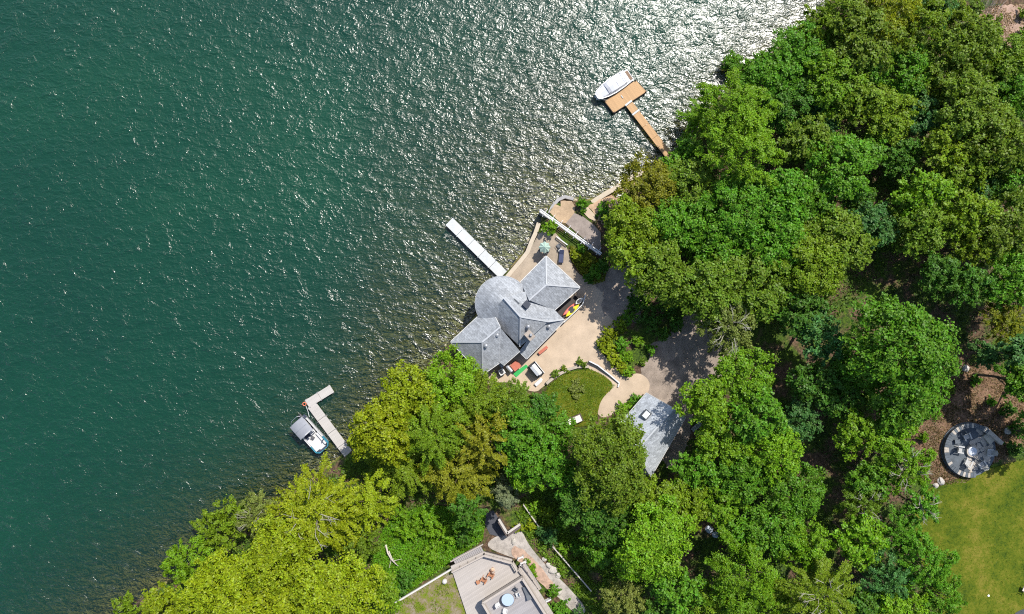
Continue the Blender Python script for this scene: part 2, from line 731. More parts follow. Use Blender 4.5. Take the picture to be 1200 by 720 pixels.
def ground_cover(name, px_poly, n, size, cols, seed, hmax=.35, clump=0.0, avoid=()):
    """uncountable low leaves over an area of the ground: one object"""
    r = np.random.default_rng(seed)
    poly = [WT(*p)[:2] for p in px_poly]
    P = np.array(poly)
    lo, hi = P.min(0), P.max(0)
    pts = r.uniform(lo, hi, (n * 3, 2))
    if clump:
        v = np.sin(pts[:, 0] * 1.1 + 2 * np.sin(pts[:, 1] * .7)) * np.sin(pts[:, 1] * 1.3 + 1.7 * np.sin(pts[:, 0] * .6))
        pts = pts[v + r.normal(size=len(pts)) * .35 > clump - .6]
    ok = inside(poly, pts[:, 0], pts[:, 1])
    for a in avoid:
        ok &= ~inside([WT(*p)[:2] for p in a], pts[:, 0], pts[:, 1])
    pts = pts[ok][:n]
    z = terr_a(pts[:, 0], pts[:, 1]) + r.random(len(pts)) * hmax
    C = np.column_stack([pts, z])
    N = r.normal(size=(len(pts), 3)) * .45 + np.array([0, 0, 1])
    me = leaf_mesh(name, C, N, size, LEAF, .55, seed)
    o = bpy.data.objects.new(name, me)
    COL.objects.link(o)
    o['kind'] = 'stuff'
    o.color = (*cols, 1)
    return o


# ------------------------------------------------------------------ ground and water
def setting():
    # axis lines: fine in the picture, coarse out to the horizon
    def axis(lo, hi, st):
        far = [120, 160, 220, 300, 420, 600]
        return np.array([-f for f in far[::-1]] + list(np.arange(lo, hi + .01, st)) + far)
    xs, ys = axis(-100, 100, .8), axis(-62, 62, .8)
    X, Y = np.meshgrid(xs, ys)
    Z = terr_a(X.ravel(), Y.ravel())

    def grid(name, Zv, m, attr=None):
        nx, ny = len(xs), len(ys)
        idx = np.arange(nx * ny).reshape(ny, nx)
        F = np.stack([idx[:-1, :-1], idx[:-1, 1:], idx[1:, 1:], idx[1:, :-1]], -1).reshape(-1, 4)
        me = bpy.data.meshes.new(name)
        me.vertices.add(nx * ny)
        me.vertices.foreach_set('co', np.column_stack([X.ravel(), Y.ravel(), Zv]).ravel())
        me.loops.add(len(F) * 4)
        me.loops.foreach_set('vertex_index', F.ravel().astype(np.int32))
        me.polygons.add(len(F))
        me.polygons.foreach_set('loop_start', np.arange(0, len(F) * 4, 4, dtype=np.int32))
        me.polygons.foreach_set('loop_total', np.full(len(F), 4, dtype=np.int32))
        me.polygons.foreach_set('use_smooth', np.ones(len(F), bool))
        me.update(calc_edges=True)
        if attr is not None:
            a = me.attributes.new('depth', 'FLOAT', 'POINT')
            a.data.foreach_set('value', attr.astype(np.float32))
        me.materials.append(m)
        o = bpy.data.objects.new(name, me)
        COL.objects.link(o)
        o['kind'] = 'structure'
        return o

    # forest floor: leaf litter and soil; lake bed below the water line
    t = NT('forest_floor')
    p = t.pos()
    n1 = t.noise(p, .35, 5, .6)
    n2 = t.noise(p, 2.6, 5, .7)
    n3 = t.noise(p, 9, 3, .6)
    litter = t.ramp(t.math('ADD', t.math('MULTIPLY', n2, .6), t.math('MULTIPLY', n3, .4)),
                    [(.34, (.025, .018, .012)), (.46, (.07, .045, .028)), (.56, (.13, .082, .052)), (.70, (.24, .16, .11))])
    green = t.ramp(t.math('ADD', t.math('MULTIPLY', n2, .5), t.math('MULTIPLY', n3, .5)), [(.38, (.012, .022, .006)), (.5, (.04, .075, .009)), (.64, (.11, .17, .012))])
    floor = t.mix(t.ramp(n1, [(.42, (0, 0, 0)), (.54, (1, 1, 1))]), litter, green)
    bed = t.ramp(t.math('ADD', t.math('MULTIPLY', n2, .7), t.math('MULTIPLY', n3, .3)),
                 [(.32, (.045, .048, .012)), (.47, (.15, .125, .04)), (.58, (.28, .22, .085)), (.70, (.50, .42, .24))])
    sep = t.new('ShaderNodeSeparateXYZ')
    t.ln(p, sep.inputs[0])
    wet = t.new('ShaderNodeMapRange')
    wet.inputs['From Min'].default_value = -.05
    wet.inputs['From Max'].default_value = .25
    t.ln(sep.outputs['Z'], wet.inputs['Value'])
    t.bsdf(t.mix(wet.outputs[0], bed, floor), .9, 0, .2, t.bump(n2, .5, .15))
    grid('ground', Z, t.m)

    # lake
    w = NT('lake_water')
    at = w.new('ShaderNodeAttribute', attribute_name='depth')
    g = w.new('ShaderNodeNewGeometry')

    def wav(scale, det, rough, dist, rz, stretch):
        mp = w.new('ShaderNodeMapping')
        mp.inputs['Rotation'].default_value = (0, 0, rz)
        mp.inputs['Scale'].default_value = (1 / stretch, 1, 1)
        w.ln(g.outputs['Position'], mp.inputs['Vector'])
        return w.noise(mp.outputs[0], scale, det, rough, dist)
    rz = math.radians(-14)
    swell = wav(.42, 2, .5, .6, rz, 2.2)
    chop = wav(1.15, 3, .62, .9, rz, 1.7)
    rip = wav(3.4, 2, .55, .5, math.radians(-40), 1.4)
    gust = wav(.035, 2, .5, 0, math.radians(20), 1.6)
    patch = wav(.55, 3, .7, .4, rz, 1.3)
    amp = w.math('ADD', .33, w.math('MULTIPLY', w.math('POWER', patch, 2.5), 3.6))
    chop = w.math('MULTIPLY', chop, amp)
    hgt = w.math('ADD', w.math('MULTIPLY', swell, WV[0]), w.math('ADD', w.math('MULTIPLY', chop, WV[1]), w.math('MULTIPLY', rip, WV[2])))
    bmp = w.new('ShaderNodeBump')
    bmp.inputs['Strength'].default_value = 1.0
    bmp.inputs['Distance'].default_value = 1.0
    w.ln(hgt, bmp.inputs['Height'])
    body = w.ramp(w.math('ADD', w.math('MULTIPLY', gust, .6), .2),
                  [(.3, WC[0]), (.5, WC[1]), (.7, WC[2])])
    dif = w.new('ShaderNodeBsdfDiffuse')
    w.ln(body, dif.inputs['Color'])
    w.ln(bmp.outputs[0], dif.inputs['Normal'])
    trn = w.new('ShaderNodeBsdfTransparent')
    trn.inputs['Color'].default_value = (.80, .88, .72, 1)
    op = w.math('SUBTRACT', 1.0, w.math('POWER', 2.718, w.math('MULTIPLY', at.outputs['Fac'], -WD)))
    m1 = w.new('ShaderNodeMixShader')
    w.ln(op, m1.inputs[0])
    w.ln(trn.outputs[0], m1.inputs[1])
    w.ln(dif.outputs[0], m1.inputs[2])
    gl = w.new('ShaderNodeBsdfGlossy')
    gl.inputs['Roughness'].default_value = WR
    w.ln(bmp.outputs[0], gl.inputs['Normal'])
    fr = w.new('ShaderNodeFresnel')
    fr.inputs['IOR'].default_value = 1.70
    w.ln(bmp.outputs[0], fr.inputs['Normal'])
    m2 = w.new('ShaderNodeMixShader')
    w.ln(fr.outputs[0], m2.inputs[0])
    w.ln(m1.outputs[0], m2.inputs[1])
    w.ln(gl.outputs[0], m2.inputs[2])
    w.ln(m2.outputs[0], w.out.inputs['Surface'])
    grid('lake_water', np.zeros(len(Z)), w.m, np.clip(-Z, 0, None))

    # open ground round the house and the drive
    sand = simple('pale_sand', (.43, .34, .25), .9, .24, .5, 11, spec=.2, bump=.25)
    conc = simple('terrace_concrete', (.33, .27, .205), .85, .32, .6, 6, spec=.25)
    slab = simple('weathered_slab', (.245, .205, .18), .85, .35, .7, 6, spec=.25)
    rust = simple('tan_slab', (.36, .26, .165), .85, .35, .7, 6, spec=.25)
    grav = simple('gravel', (.245, .20, .165), .9, .55, .7, 8, spec=.2, bump=.4)
    drape('sand_yard', [(600, 372), (640, 350), (672, 338), (690, 330), (703, 318), (738, 312), (756, 330), (748, 372), (716, 384), (704, 408), (712, 424),
                        (735, 442), (748, 436), (762, 446), (760, 462), (742, 474), (730, 474), (716, 488), (702, 490), (694, 470), (708, 452),
                        (690, 428), (660, 434), (638, 452), (626, 462), (596, 446), (560, 452), (548, 425)], .05, sand)
    drape('terrace', [(597, 322), (606, 311), (618, 297), (628, 281), (637, 262), (650, 272), (664, 288), (668, 304), (672, 316), (690, 330),
                      (678, 342), (650, 352), (620, 352), (596, 336)], .075, conc)
    drape('tan_slab', [(644, 249), (652, 238), (660, 234), (670, 236), (674, 243), (673, 250), (663, 262), (655, 260)], .06, rust, smooth_poly=False)
    drape('boat_ramp', [(673, 250), (683, 254), (696, 264), (704, 273), (704, 296), (690, 285), (663, 262)], .085, slab, smooth_poly=False)
    drape('pale_slab', [(679, 245), (689, 243), (697, 252), (698, 260), (690, 256)], .1, sand, smooth_poly=False)
    drape('gravel_drive', [(748, 440), (757, 425), (764, 404), (782, 396), (790, 376), (812, 366), (826, 376), (850, 380), (866, 402), (858, 425), (836, 452), (818, 458), (806, 476), (812, 500), (800, 540), (782, 548), (766, 520), (770, 480), (752, 455)], .03, grav, ragged=.35, smooth_poly=False)
    drape('shaded_drive', [(703, 318), (735, 306), (760, 330), (752, 376), (738, 378), (722, 387), (716, 372), (705, 366), (708, 345), (698, 336)], .09, grav, ragged=.35, smooth_poly=False)
    # paths by the lower house
    pave = simple('path_paving', (.33, .30, .27), .85, .45, 1.2, 7, spec=.2)
    drape('stone_path', [(594, 628), (610, 618), (620, 640), (645, 668), (668, 690), (690, 716), (676, 722), (655, 700), (640, 690), (625, 665), (606, 655), (590, 650), (568, 640), (580, 628)], .06, pave)
    litter = simple('pink_gravel', (.38, .265, .20), .9, .45, 1.5, 9, spec=.2)
    drape('gravel_bed', [(600, 638), (610, 642), (622, 652), (640, 672), (652, 688), (645, 694), (632, 682), (620, 664), (600, 654)], .1, litter, ragged=.1)
    drape('dark_path', [(563, 604), (578, 598), (594, 622), (588, 630), (574, 626)], .06, simple('dark_asphalt', (.055, .058, .07), .9, .2), smooth_poly=False)
    drape('bank', [(686, 243), (700, 236), (722, 223), (742, 210), (750, 214), (736, 240), (722, 256), (712, 266), (704, 262), (698, 250)], .05,
          simple('tan_soil', (.36, .25, .165), .95, .5, 1.0, 7, spec=.15, bump=.4), ragged=.2)
    # lawns
    t = NT('lawn_turf')
    p = t.pos()
    a = t.math('ADD', t.math('MULTIPLY', t.noise(p, .16, 4, .6), .42), t.math('ADD', t.math('MULTIPLY', t.noise(p, .9, 5, .7), .28), t.math('MULTIPLY', t.noise(p, 4.5, 4, .75), .32)))
    t.bsdf(t.ramp(a, [(.40, (.016, .042, .003)), (.47, (.055, .085, .004)), (.53, (.090, .112, .006)), (.62, (.165, .145, .022))]), .9, 0, .15, t.bump(a, .4, .1))
    turf = t.m
    drape('lawn', [(1070, 596), (1086, 572), (1110, 565), (1150, 552), (1210, 535), (1300, 540), (1300, 760), (1195, 760), (1105, 735), (1088, 690), (1074, 640)], .05, turf, step=1.2)
    drape('house_lawn', [(634, 470), (642, 454), (660, 438), (690, 432), (708, 440), (721, 452), (704, 468), (700, 486), (692, 500), (664, 500), (640, 490)], .09, turf, step=1.0)
    drape('asphalt_corner', [(1183, 722), (1200, 712), (1260, 700), (1260, 790), (1170, 790)], .09, simple('asphalt', (.06, .062, .07), .9, .2))
    bare = simple('bare_earth', (.34, .235, .18), .95, .35, 1.2, 8, spec=.15)
    drape('bare_slope', [(1140, 22), (1158, 8), (1205, 5), (1240, 30), (1215, 50), (1180, 62), (1160, 40)], .06, bare, ragged=.2)
    drape('asphalt_road', [(1128, -8), (1175, -10), (1215, 4), (1270, 10), (1270, -40), (1120, -40)], .09, simple('road_asphalt', (.055, .055, .065), .9, .2))
    drape('litter_clearing', [(1066, 520), (1074, 488), (1092, 462), (1120, 440), (1150, 420), (1190, 438), (1210, 470), (1205, 520), (1170, 540), (1130, 566), (1096, 570), (1080, 560)], .04,
          simple('leaf_litter', (.15, .092, .06), .95, .75, 1.3, 6, spec=.15, bump=.5), ragged=.3)
    # stones on the bed along the shore
    r = np.random.default_rng(21)
    mb = MB()
    ico = bmesh.new()
    bmesh.ops.create_icosphere(ico, subdivisions=1, radius=1)
    iv = np.array([v.co[:] for v in ico.verts])
    fv = [[v.index for v in f.verts] for f in ico.faces]
    ico.free()
    sp = [W(*q) for q in SHORE_PX[7:26]]
    for _ in range(1500):
        i = r.integers(0, len(sp) - 1)
        t = r.random()
        x = sp[i][0] + (sp[i + 1][0] - sp[i][0]) * t - abs(r.normal()) * 2.2 * .7
        y = sp[i][1] + (sp[i + 1][1] - sp[i][1]) * t + abs(r.normal()) * 2.2 * .7
        z = terr(x, y)
        if z > .02:
            continue
        s = r.uniform(.08, .30) * (1.5 if r.random() < .06 else 1)
        v = iv * (s * r.uniform(.7, 1.2), s * r.uniform(.7, 1.2), s * .45) * (1 + r.normal(size=(len(iv), 1)) * .1)
        mb.add([(a + x, b + y, c + z) for a, b, c in v], fv)
    mb.build('shore_stones', simple('wet_stones', (.36, .31, .21), .7, .5, 2, 6), None)['kind'] = 'stuff'
    # tufts of the lawns and the wild undergrowth: nobody could count them
    ground_cover('lawn_grass', [(1068, 584), (1110, 563), (1205, 535), (1260, 540), (1260, 745), (1100, 745), (1072, 640)], 22000, .20, (.075, .112, .006), 3, .05)
    ground_cover('leaf_litter', [(1066, 520), (1074, 488), (1092, 462), (1120, 440), (1150, 420), (1190, 438), (1212, 470), (1205, 520), (1170, 540), (1130, 566), (1096, 570), (1080, 560)], 9000, .26, (.10, .055, .035), 13, .10, clump=.5, avoid=[PATIO])  # dead leaves; the dark clumps also imitate dappled tree shade
    ground_cover('leaf_litter', [(1066, 520), (1074, 488), (1092, 462), (1120, 440), (1150, 420), (1190, 438), (1212, 470), (1205, 520), (1170, 540), (1130, 566), (1096, 570), (1080, 560)], 6000, .24, (.27, .175, .11), 14, .10, avoid=[PATIO])
    ground_cover('leaf_litter', [(1140, 22), (1158, 8), (1205, 5), (1240, 30), (1215, 50), (1180, 62), (1160, 40)], 5000, .24, (.30, .20, .14), 15, .12, clump=.4)
    ground_cover('fallen_leaves', [(752, 418), (775, 396), (810, 380), (850, 388), (862, 402), (850, 425), (830, 450), (800, 470), (770, 460), (752, 455)], 700, .2, (.16, .12, .05), 16, .02)
    ground_cover('house_lawn_grass', [(634, 470), (642, 452), (660, 438), (690, 431), (708, 440), (721, 452), (702, 470), (700, 490), (664, 500), (640, 492)], 9000, .18, (.10, .175, .006), 4, .15)
    ground_cover('undergrowth', [(455, 610), (500, 590), (570, 600), (566, 632), (528, 658), (460, 706), (430, 700), (440, 640)], 26000, .26, (.10, .27, .008), 5, .5)
    ground_cover('undergrowth', [(600, 590), (640, 570), (720, 600), (760, 680), (740, 730), (700, 725), (655, 670), (622, 636)], 20000, .27, (.10, .20, .010), 6, .5, clump=.4)
    ground_cover('undergrowth', [(668, 288), (690, 296), (712, 312), (708, 330), (694, 334), (678, 318), (668, 302)], 3200, .24, (.19, .22, .012), 7, .35)
    ground_cover('undergrowth', [(770, 215), (840, 130), (930, 70), (1000, 0), (1130, 0), (1130, 40), (1210, 80), (1210, 190), (1080, 280), (960, 390), (860, 380), (780, 350), (725, 300), (720, 250)], 30000, .30, (.06, .14, .012), 9, .6)
    ground_cover('undergrowth', [(150, 735), (215, 668), (300, 612), (372, 568), (405, 540), (440, 505), (500, 450), (560, 450), (600, 470), (640, 500), (600, 590), (500, 590), (450, 640), (440, 740)], 22000, .30, (.07, .16, .010), 10, .5)
    ground_cover('undergrowth', [(800, 560), (900, 480), (1000, 380), (1120, 260), (1220, 180), (1220, 420), (1120, 430), (1060, 560), (1090, 740), (760, 740)], 26000, .32, (.03, .075, .018), 8, .5, clump=.6,
                 avoid=[[(845, 420), (915, 480), (985, 560), (1000, 600), (940, 600), (840, 500)], [(1064, 490), (1120, 430), (1210, 420), (1210, 560), (1080, 580)]])


PATIO = [(1134.5 + 33 * math.cos(t * .314), 527 + 33 * math.sin(t * .314)) for t in range(20)]
WV = (.16, .195, .040)
WD = .40
WR = .28
WC = ((.0005, .0285, .0145), (.001, .039, .0172), (.003, .052, .0205))


# ------------------------------------------------------------------ docks and boats
def sq(px4, z):
    return [W(px, py, z) for px, py in px4]


def lerp2(a, b, t):
    return (a[0] + (b[0] - a[0]) * t, a[1] + (b[1] - a[1]) * t)


def dock_run(root, a, b, width, z, m, nsec, post_m, name='deck_section', th=.16, gap=.04, posts=True, post_every=1, phase=0):
    """deck sections between world points a, b with posts at the joints"""
    a, b = Vector(a), Vector(b)
    d = (b - a)
    L = d.length
    u = d.normalized()
    nn = Vector((-u.y, u.x))
    rz = math.atan2(u.y, u.x)
    for i in range(nsec):
        c = a + u * (L * (i + .5) / nsec)
        mb = MB().box((c.x, c.y, z), (L / nsec - gap, width, th), rz)
        mb.box((c.x, c.y, z - th / 2 - .05), (L / nsec - gap - .1, width * .8, .09), rz)
        mb.build(name, m, root, bevel=.012)
    if posts:
        for i in range(0, nsec + 1, post_every):
            for s in (-1, 1):
                p = a + u * (.2 + (L - .4) * i / nsec) + nn * s * (width / 2 + .05)
                zb = min(terr(p.x, p.y), -.3)
                MB().tube([(p.x, p.y, zb - .3), (p.x, p.y, z + .22)], .05, 8).build('post', post_m, root)


def docks():
    wood = planks('orange_cedar_boards', (.43, .265, .13), ang((708, 118), (743, 95)) + math.pi / 2, .15, .12, .55)
    white = simple('white_dock_panel', (.45, .465, .46), .6, .12, 1.0, 14)
    grey = planks('pale_grey_boards', (.42, .395, .37), ang((383, 455), (358, 472)), .16, .08, .7)
    steel = simple('galvanised_steel', (.42, .43, .44), .4, .15, 3, 20, metal=.7)
    dark = simple('dark_timber', (.07, .05, .04), .8, .3)
    # orange T dock
    z = .55
    hd = [W(708.3, 118.3, z), W(745.2, 94.2, z), W(757.5, 107.5, z), W(719.2, 132.5, z)]
    a, b = W(737.5, 122.2, z), W(789, 189, z)
    c0 = W(732, 113, 0)
    r = thing('timber_dock', 'orange timber T shaped dock with white crossbars where the white motorboat lies', 'dock', (c0[0], c0[1], 0))
    MB().prism(hd, z - .14, z).build('platform', wood, r, bevel=.02)
    ctr = Vector((sum(p[0] for p in hd) / 4, sum(p[1] for p in hd) / 4))
    fr = MB()
    for i in range(4):
        p, q = hd[i], hd[(i + 1) % 4]
        fr.beam((*p, z - .2), (*q, z - .2), .12, .3)
    fr.build('edge_frame', dark, r)
    u = (Vector(b) - Vector(a)).normalized()
    segs = [(0, .13), (.16, 1.0)]
    L = (Vector(b) - Vector(a)).length
    rzw = math.atan2(u.y, u.x)
    for s, e in segs:
        p, q = Vector(a) + u * L * s, Vector(a) + u * L * e
        dock_run(r, p, q, 1.12, z - .07, wood, 1 if s == 0 else 4, dark, 'walkway_boards', gap=.03, posts=(s > 0))
    for t in (-.018, .145):
        p = Vector(a) + u * L * t
        MB().box((p.x, p.y, z - .05), (.28, 1.2, .2), rzw).build('white_crossbar', white, r, bevel=.01)
    for p in hd:
        q = Vector(p) * .985 + ctr * .015
        MB().tube([(q.x, q.y, terr(q.x, q.y) - .3), (q.x, q.y, z + .3)], .09, 8).build('piling', dark, r)
    MB().box((*lerp2(hd[0], hd[2], .42), z + .05), (.45, .12, .1), rzw).build('cleat', white, r)
    # plain white dock at the house
    z = .6
    a, b = W(526.2, 259.6, z), W(590, 322.5, z)
    r = thing('white_dock', 'straight white panelled dock running out from the seawall of the round roofed house', 'dock', (*W(560, 292), 0))
    dock_run(r, a, b, 1.48, z - .08, white, 5, steel, 'white_panel')
    # grey L dock
    z = .5
    r = thing('grey_dock', 'pale grey L shaped dock beside the grey canopied pontoon boat', 'dock', (*W(385, 490), 0))
    pA, pB = W(389, 455.5, z), W(359.6, 473.7, z)
    dock_run(r, pA, pB, 1.22, z - .08, grey, 2, steel, 'deck_section', post_every=1)
    a = Vector(W(362.2, 470.8, z)) 
    e = Vector(W(412, 537.5, z))
    uu = (e - a).normalized()
    dock_run(r, a + uu * .62, e, 1.42, z - .084, grey, 4, steel, 'deck_section')
    bu = Vector(W(357, 473.5, z))
    buoy = simple('orange_red_plastic', (.6, .17, .09), .5, .1)
    ring = MB()
    ring.tube([(bu.x + .24 * math.cos(t), bu.y + .24 * math.sin(t), z + .12) for t in np.linspace(0, 2 * math.pi, 17)], .07, 6, cap=False)
    tag(ring.build('life_ring', buoy, None, smooth=True, origin=(bu.x, bu.y, z)), 'orange red life ring at the outer corner of the grey L shaped dock', 'life ring')
    rp = MB()
    m0, m1 = W3(712, 117.5, .7), W3(705, 117, 1.1)
    tag(MB().tube([m0, m1], .03, 5).build('mooring_rope', white, None, origin=m0), 'short pale rope from the orange timber dock to the motorboat bow', 'rope')
    q0 = W3(358.5, 476, z + .1)
    q1 = W3(362.5, 489, .55)
    rp.tube([q0, tuple((Vector(q0) + Vector(q1)) / 2 - Vector((0, 0, .15))), q1], .05, 6)
    tag(rp.build('mooring_rope', white, None, origin=q0), 'pale mooring rope from the grey dock corner to the pontoon boat', 'rope')


def loft(mb, secs):
    """closed cross-sections (lists of equal length) joined in order, ends capped"""
    n = len(secs[0])
    vs = [p for s in secs for p in s]
    fs = []
    for i in range(len(secs) - 1):
        for k in range(n):
            fs.append((i * n + k, i * n + (k + 1) % n, (i + 1) * n + (k + 1) % n, (i + 1) * n + k))
    fs.append(tuple(range(n))[::-1])
    fs.append(tuple((len(secs) - 1) * n + k for k in range(n)))
    return mb.add(vs, fs)


def motorboat():
    gel = simple('white_gelcoat', (.60, .61, .63), .22, .03, 1, 10, spec=.5)
    cov = simple('white_boat_canvas', (.52, .53, .56), .7, .06, 1.5, 12)
    cov2 = simple('grey_canvas_band', (.33, .34, .37), .7, .06, 1.5, 12)
    teak = planks('teak_boards', (.20, .13, .085), 0, .12, .2)
    st, bw = W(739.5, 86.5, .6), W(698.5, 114.5, .6)
    rz = math.atan2(bw[1] - st[1], bw[0] - st[0])
    L = math.hypot(bw[1] - st[1], bw[0] - st[0])
    r = thing('motorboat', 'white covered motorboat with brown stern platform moored at the orange timber dock', 'motorboat', (*lerp2(st, bw, .5), 0))
    h = L / 2

    def hull(x, w, zt, zk):
        return [(x, -w, zt), (x, -w * .94, .25), (x, -w * .6, -.25), (x, 0, zk), (x, w * .6, -.25), (x, w * .94, .25), (x, w, zt)]
    prof = [(-h + .75, 1.02, .82, -.4), (-h * .4, 1.12, .86, -.45), (h * .1, 1.14, .95, -.48), (h * .5, 1.0, 1.05, -.45), (h * .78, .78, 1.14, -.35),
            (h * .93, .56, 1.2, -.1), (h, .36, 1.22, .35)]
    mb = MB()
    loft(mb, [hull(*p) for p in prof])
    mb.build('hull', gel, None)
    hull_o = COL.objects[-1]
    parts = [hull_o]
    # rub rail
    rr = MB()
    for s in (-1, 1):
        rr.tube([(x, s * (w + .02), zt - .06) for (x, w, zt, zk) in prof], .045, 6)
    parts.append(rr.build('rub_rail', simple('dark_rubber', (.06, .06, .07), .6), None))
    mb = MB()
    cs = []
    for (x, w, zt, zk), up in zip(prof[:-1], (.10, .42, .62, .34, .10, .04)):
        ww = w * .9
        cs.append([(x, -ww, zt + .01), (x, -ww * .8, zt + up * .75), (x, 0, zt + up + .04), (x, ww * .8, zt + up * .75), (x, ww, zt + .01)])
    loft(mb, cs)
    parts.append(mb.build('canvas_cover', cov, None, smooth=False))
    mb = MB()
    x0 = h * .30
    loft(mb, [[(x0 + dx, y * .98, zt) for y, zt in ((-.98, 1.0), (-.72, 1.42), (0, 1.6), (.72, 1.42), (.98, 1.0))] for dx in (-.02, .42)])
    parts.append(mb.build('windscreen', cov2, None))
    mb = MB()
    for xx in (-h * .12, -h * .52):
        mb.tube([(xx, y, z_) for y, z_ in ((-.95, .93), (-.75, 1.30), (0, 1.50), (.75, 1.30), (.95, .93))], .03, 5)
    parts.append(mb.build('canvas_seam', cov2, None))
    parts.append(MB().box((-h + .38, 0, .34), (.72, 1.9, .12)).build('swim_platform', gel, None, bevel=.03))
    parts.append(MB().box((-h + .38, 0, .415), (.52, 1.5, .03)).build('teak_inlay', teak, None))
    mb = MB()
    mb.tube([(h * .55, s * .0 + y, z_) for s in (1,) for y, z_ in ((-.86, 1.12), (-.8, 1.45), (-.8, 1.45))], .02, 5)
    for s in (-1, 1):
        mb.tube([(h * .5, s * .96, 1.1), (h * .55, s * .92, 1.5), (h * .85, s * .62, 1.6), (h * 1.0, s * .2, 1.62), (h * 1.0, 0, 1.62)], .022, 5)
    parts.append(mb.build('bow_rail', simple('stainless', (.6, .6, .62), .25, .05, metal=.9), None))
    for o in parts:
        o.parent = r
    r.rotation_euler = (0, 0, rz)


def pontoon():
    gel = simple('pontoon_white', (.58, .58, .58), .35, .05, 1, 10, spec=.5)
    can = simple('grey_bimini_canvas', (.235, .245, .275), .8, .10, 1.2, 14)
    seat = simple('white_vinyl', (.52, .52, .52), .5, .05)
    blue = simple('turquoise_paint', (.05, .24, .33), .3, .05, spec=.5)
    alu = simple('aluminium_tube', (.55, .56, .58), .3, .1, metal=.8)
    dark = simple('navy_floor', (.035, .045, .075), .8, .2)
    stn, bow = W(349.5, 491.5, .6), W(380.5, 526.5, .6)
    rz = math.atan2(bow[1] - stn[1], bow[0] - stn[0])
    L = math.hypot(bow[1] - stn[1], bow[0] - stn[0])
    h = L / 2
    r = thing('pontoon_boat', 'pontoon boat with a grey canopy and turquoise bow tied beside the grey L shaped dock', 'pontoon boat', (*lerp2(stn, bow, .5), 0))
    ps = []
    hw = 1.12
    for s in (-1, 1):
        ps.append(MB().tube([(-h * .92, s * .82, .12), (h * .75, s * .82, .12), (h * .95, s * .82, .22)], [.30, .30, .08], 14).build('pontoon', alu, None, smooth=True))
    fl = [(-h, -hw), (h * .86, -hw), (h, -hw * .62), (h, hw * .62), (h * .86, hw), (-h, hw)]
    ps.append(MB().prism(fl, .46, .56).build('deck', dark, None))
    # fence panels, the bow ones turquoise
    for pts, m, nm in (([(-h * .78, -hw), (h * .45, -hw)], gel, 'side_panel'), ([(-h * .78, hw), (h * .45, hw)], gel, 'side_panel'),
                       ([(h * .45, -hw), (h * .86, -hw), (h, -hw * .62), (h, -.1)], blue, 'bow_panel'), ([(h * .45, hw), (h * .86, hw), (h, hw * .62), (h, .1)], blue, 'bow_panel')):
        mb = MB()
        for i in range(len(pts) - 1):
            mb.beam((*pts[i], .86), (*pts[i + 1], .86), .06, .58)
            mb.beam((*pts[i], 1.18), (*pts[i + 1], 1.18), .07, .06)
        ps.append(mb.build(nm, m, None))
    # white seats and sun pad on the fore half
    ps.append(MB().prism([(h * .02, -.62), (h * .8, -.66), (h * .9, -.42), (h * .9, .42), (h * .8, .66), (h * .02, .66)], .57, .66).build('fore_deck', seat, None, bevel=.02))
    for s in (-1, 1):
        ps.append(MB().box((h * .48, s * .83, .80), (h * .72, .46, .42)).build('bench_seat', seat, None, bevel=.06))
    ps.append(MB().box((-h * .06, .45, .95), (.6, .75, .75)).build('console', gel, None, bevel=.06))
    ps.append(MB().box((-h * .06 + .12, .45, 1.36), (.12, .7, .3), 0, 0).build('windscreen', dark, None))
    ps.append(MB().box((h * .18, -.1, .92), (.5, .32, .5), .3).build('helm_seat', simple('charcoal_vinyl', (.09, .09, .1), .6), None, bevel=.06))
    ps.append(MB().box((h * .62, .72, 1.04), (.16, .5, .05), .3).build('grab_bar', dark, None))
    ps.append(MB().box((-h * .55, 0, .8), (h * .5, 1.5, .4)).build('stern_lounge', seat, None, bevel=.06))
    # bimini canopy: a shallow arched sheet on hoops
    mb = MB()
    n = 10
    x0, x1 = -h * .93, -h * .10
    top, bot = [], []
    for i in range(7):
        x = x0 + (x1 - x0) * i / 6
        sag = .05 * math.cos(i * math.pi)
        row = [(x, -1.16 + 2.32 * k / n, 2.42 - .26 * abs(2 * k / n - 1) ** 2.2 + sag * .4) for k in range(n + 1)]
        top.append(row)
    vs = [p for rw in top for p in rw] + [(p[0], p[1], p[2] - .03) for rw in top for p in rw]
    N = 7 * (n + 1)
    fs = []
    for i in range(6):
        for k in range(n):
            q = [i * (n + 1) + k, i * (n + 1) + k + 1, (i + 1) * (n + 1) + k + 1, (i + 1) * (n + 1) + k]
            fs.append(tuple(q[::-1]))
            fs.append(tuple(N + t for t in q))
    mb.add(vs, fs)
    ps.append(mb.build('canopy', can, None, smooth=True))
    for x in (x0 + .05, (x0 + x1) / 2, x1 - .05):
        ps.append(MB().tube([(x * .75 - .3, -1.1, .95), (x, -1.17, 2.1), (x, -.9, 2.33), (x, 0, 2.40), (x, .9, 2.33), (x, 1.17, 2.1), (x * .75 - .3, 1.1, .95)], .025, 6).build('canopy_hoop', alu, None))
    ps.append(MB().tube([(x0 + .1, -1.0, 1.1), (x0 - .25, -.9, 1.75), (x0 - .5, -.5, 1.9), (x0 - .5, .5, 1.9), (x0 - .25, .9, 1.75), (x0 + .1, 1.0, 1.1)], .035, 6).build('stern_arch', alu, None))
    ps.append(MB().box((x1 - .1, .35, 2.44), (.08, .9, .03)).build('canopy_strap', gel, None))
    ps.append(MB().box((-h - .22, .5, .4), (.5, .45, .5)).build('outboard_motor', simple('black_cowl', (.03, .03, .035), .4), None, bevel=.08))
    for o in ps:
        o.parent = r
    r.rotation_euler = (0, 0, rz)


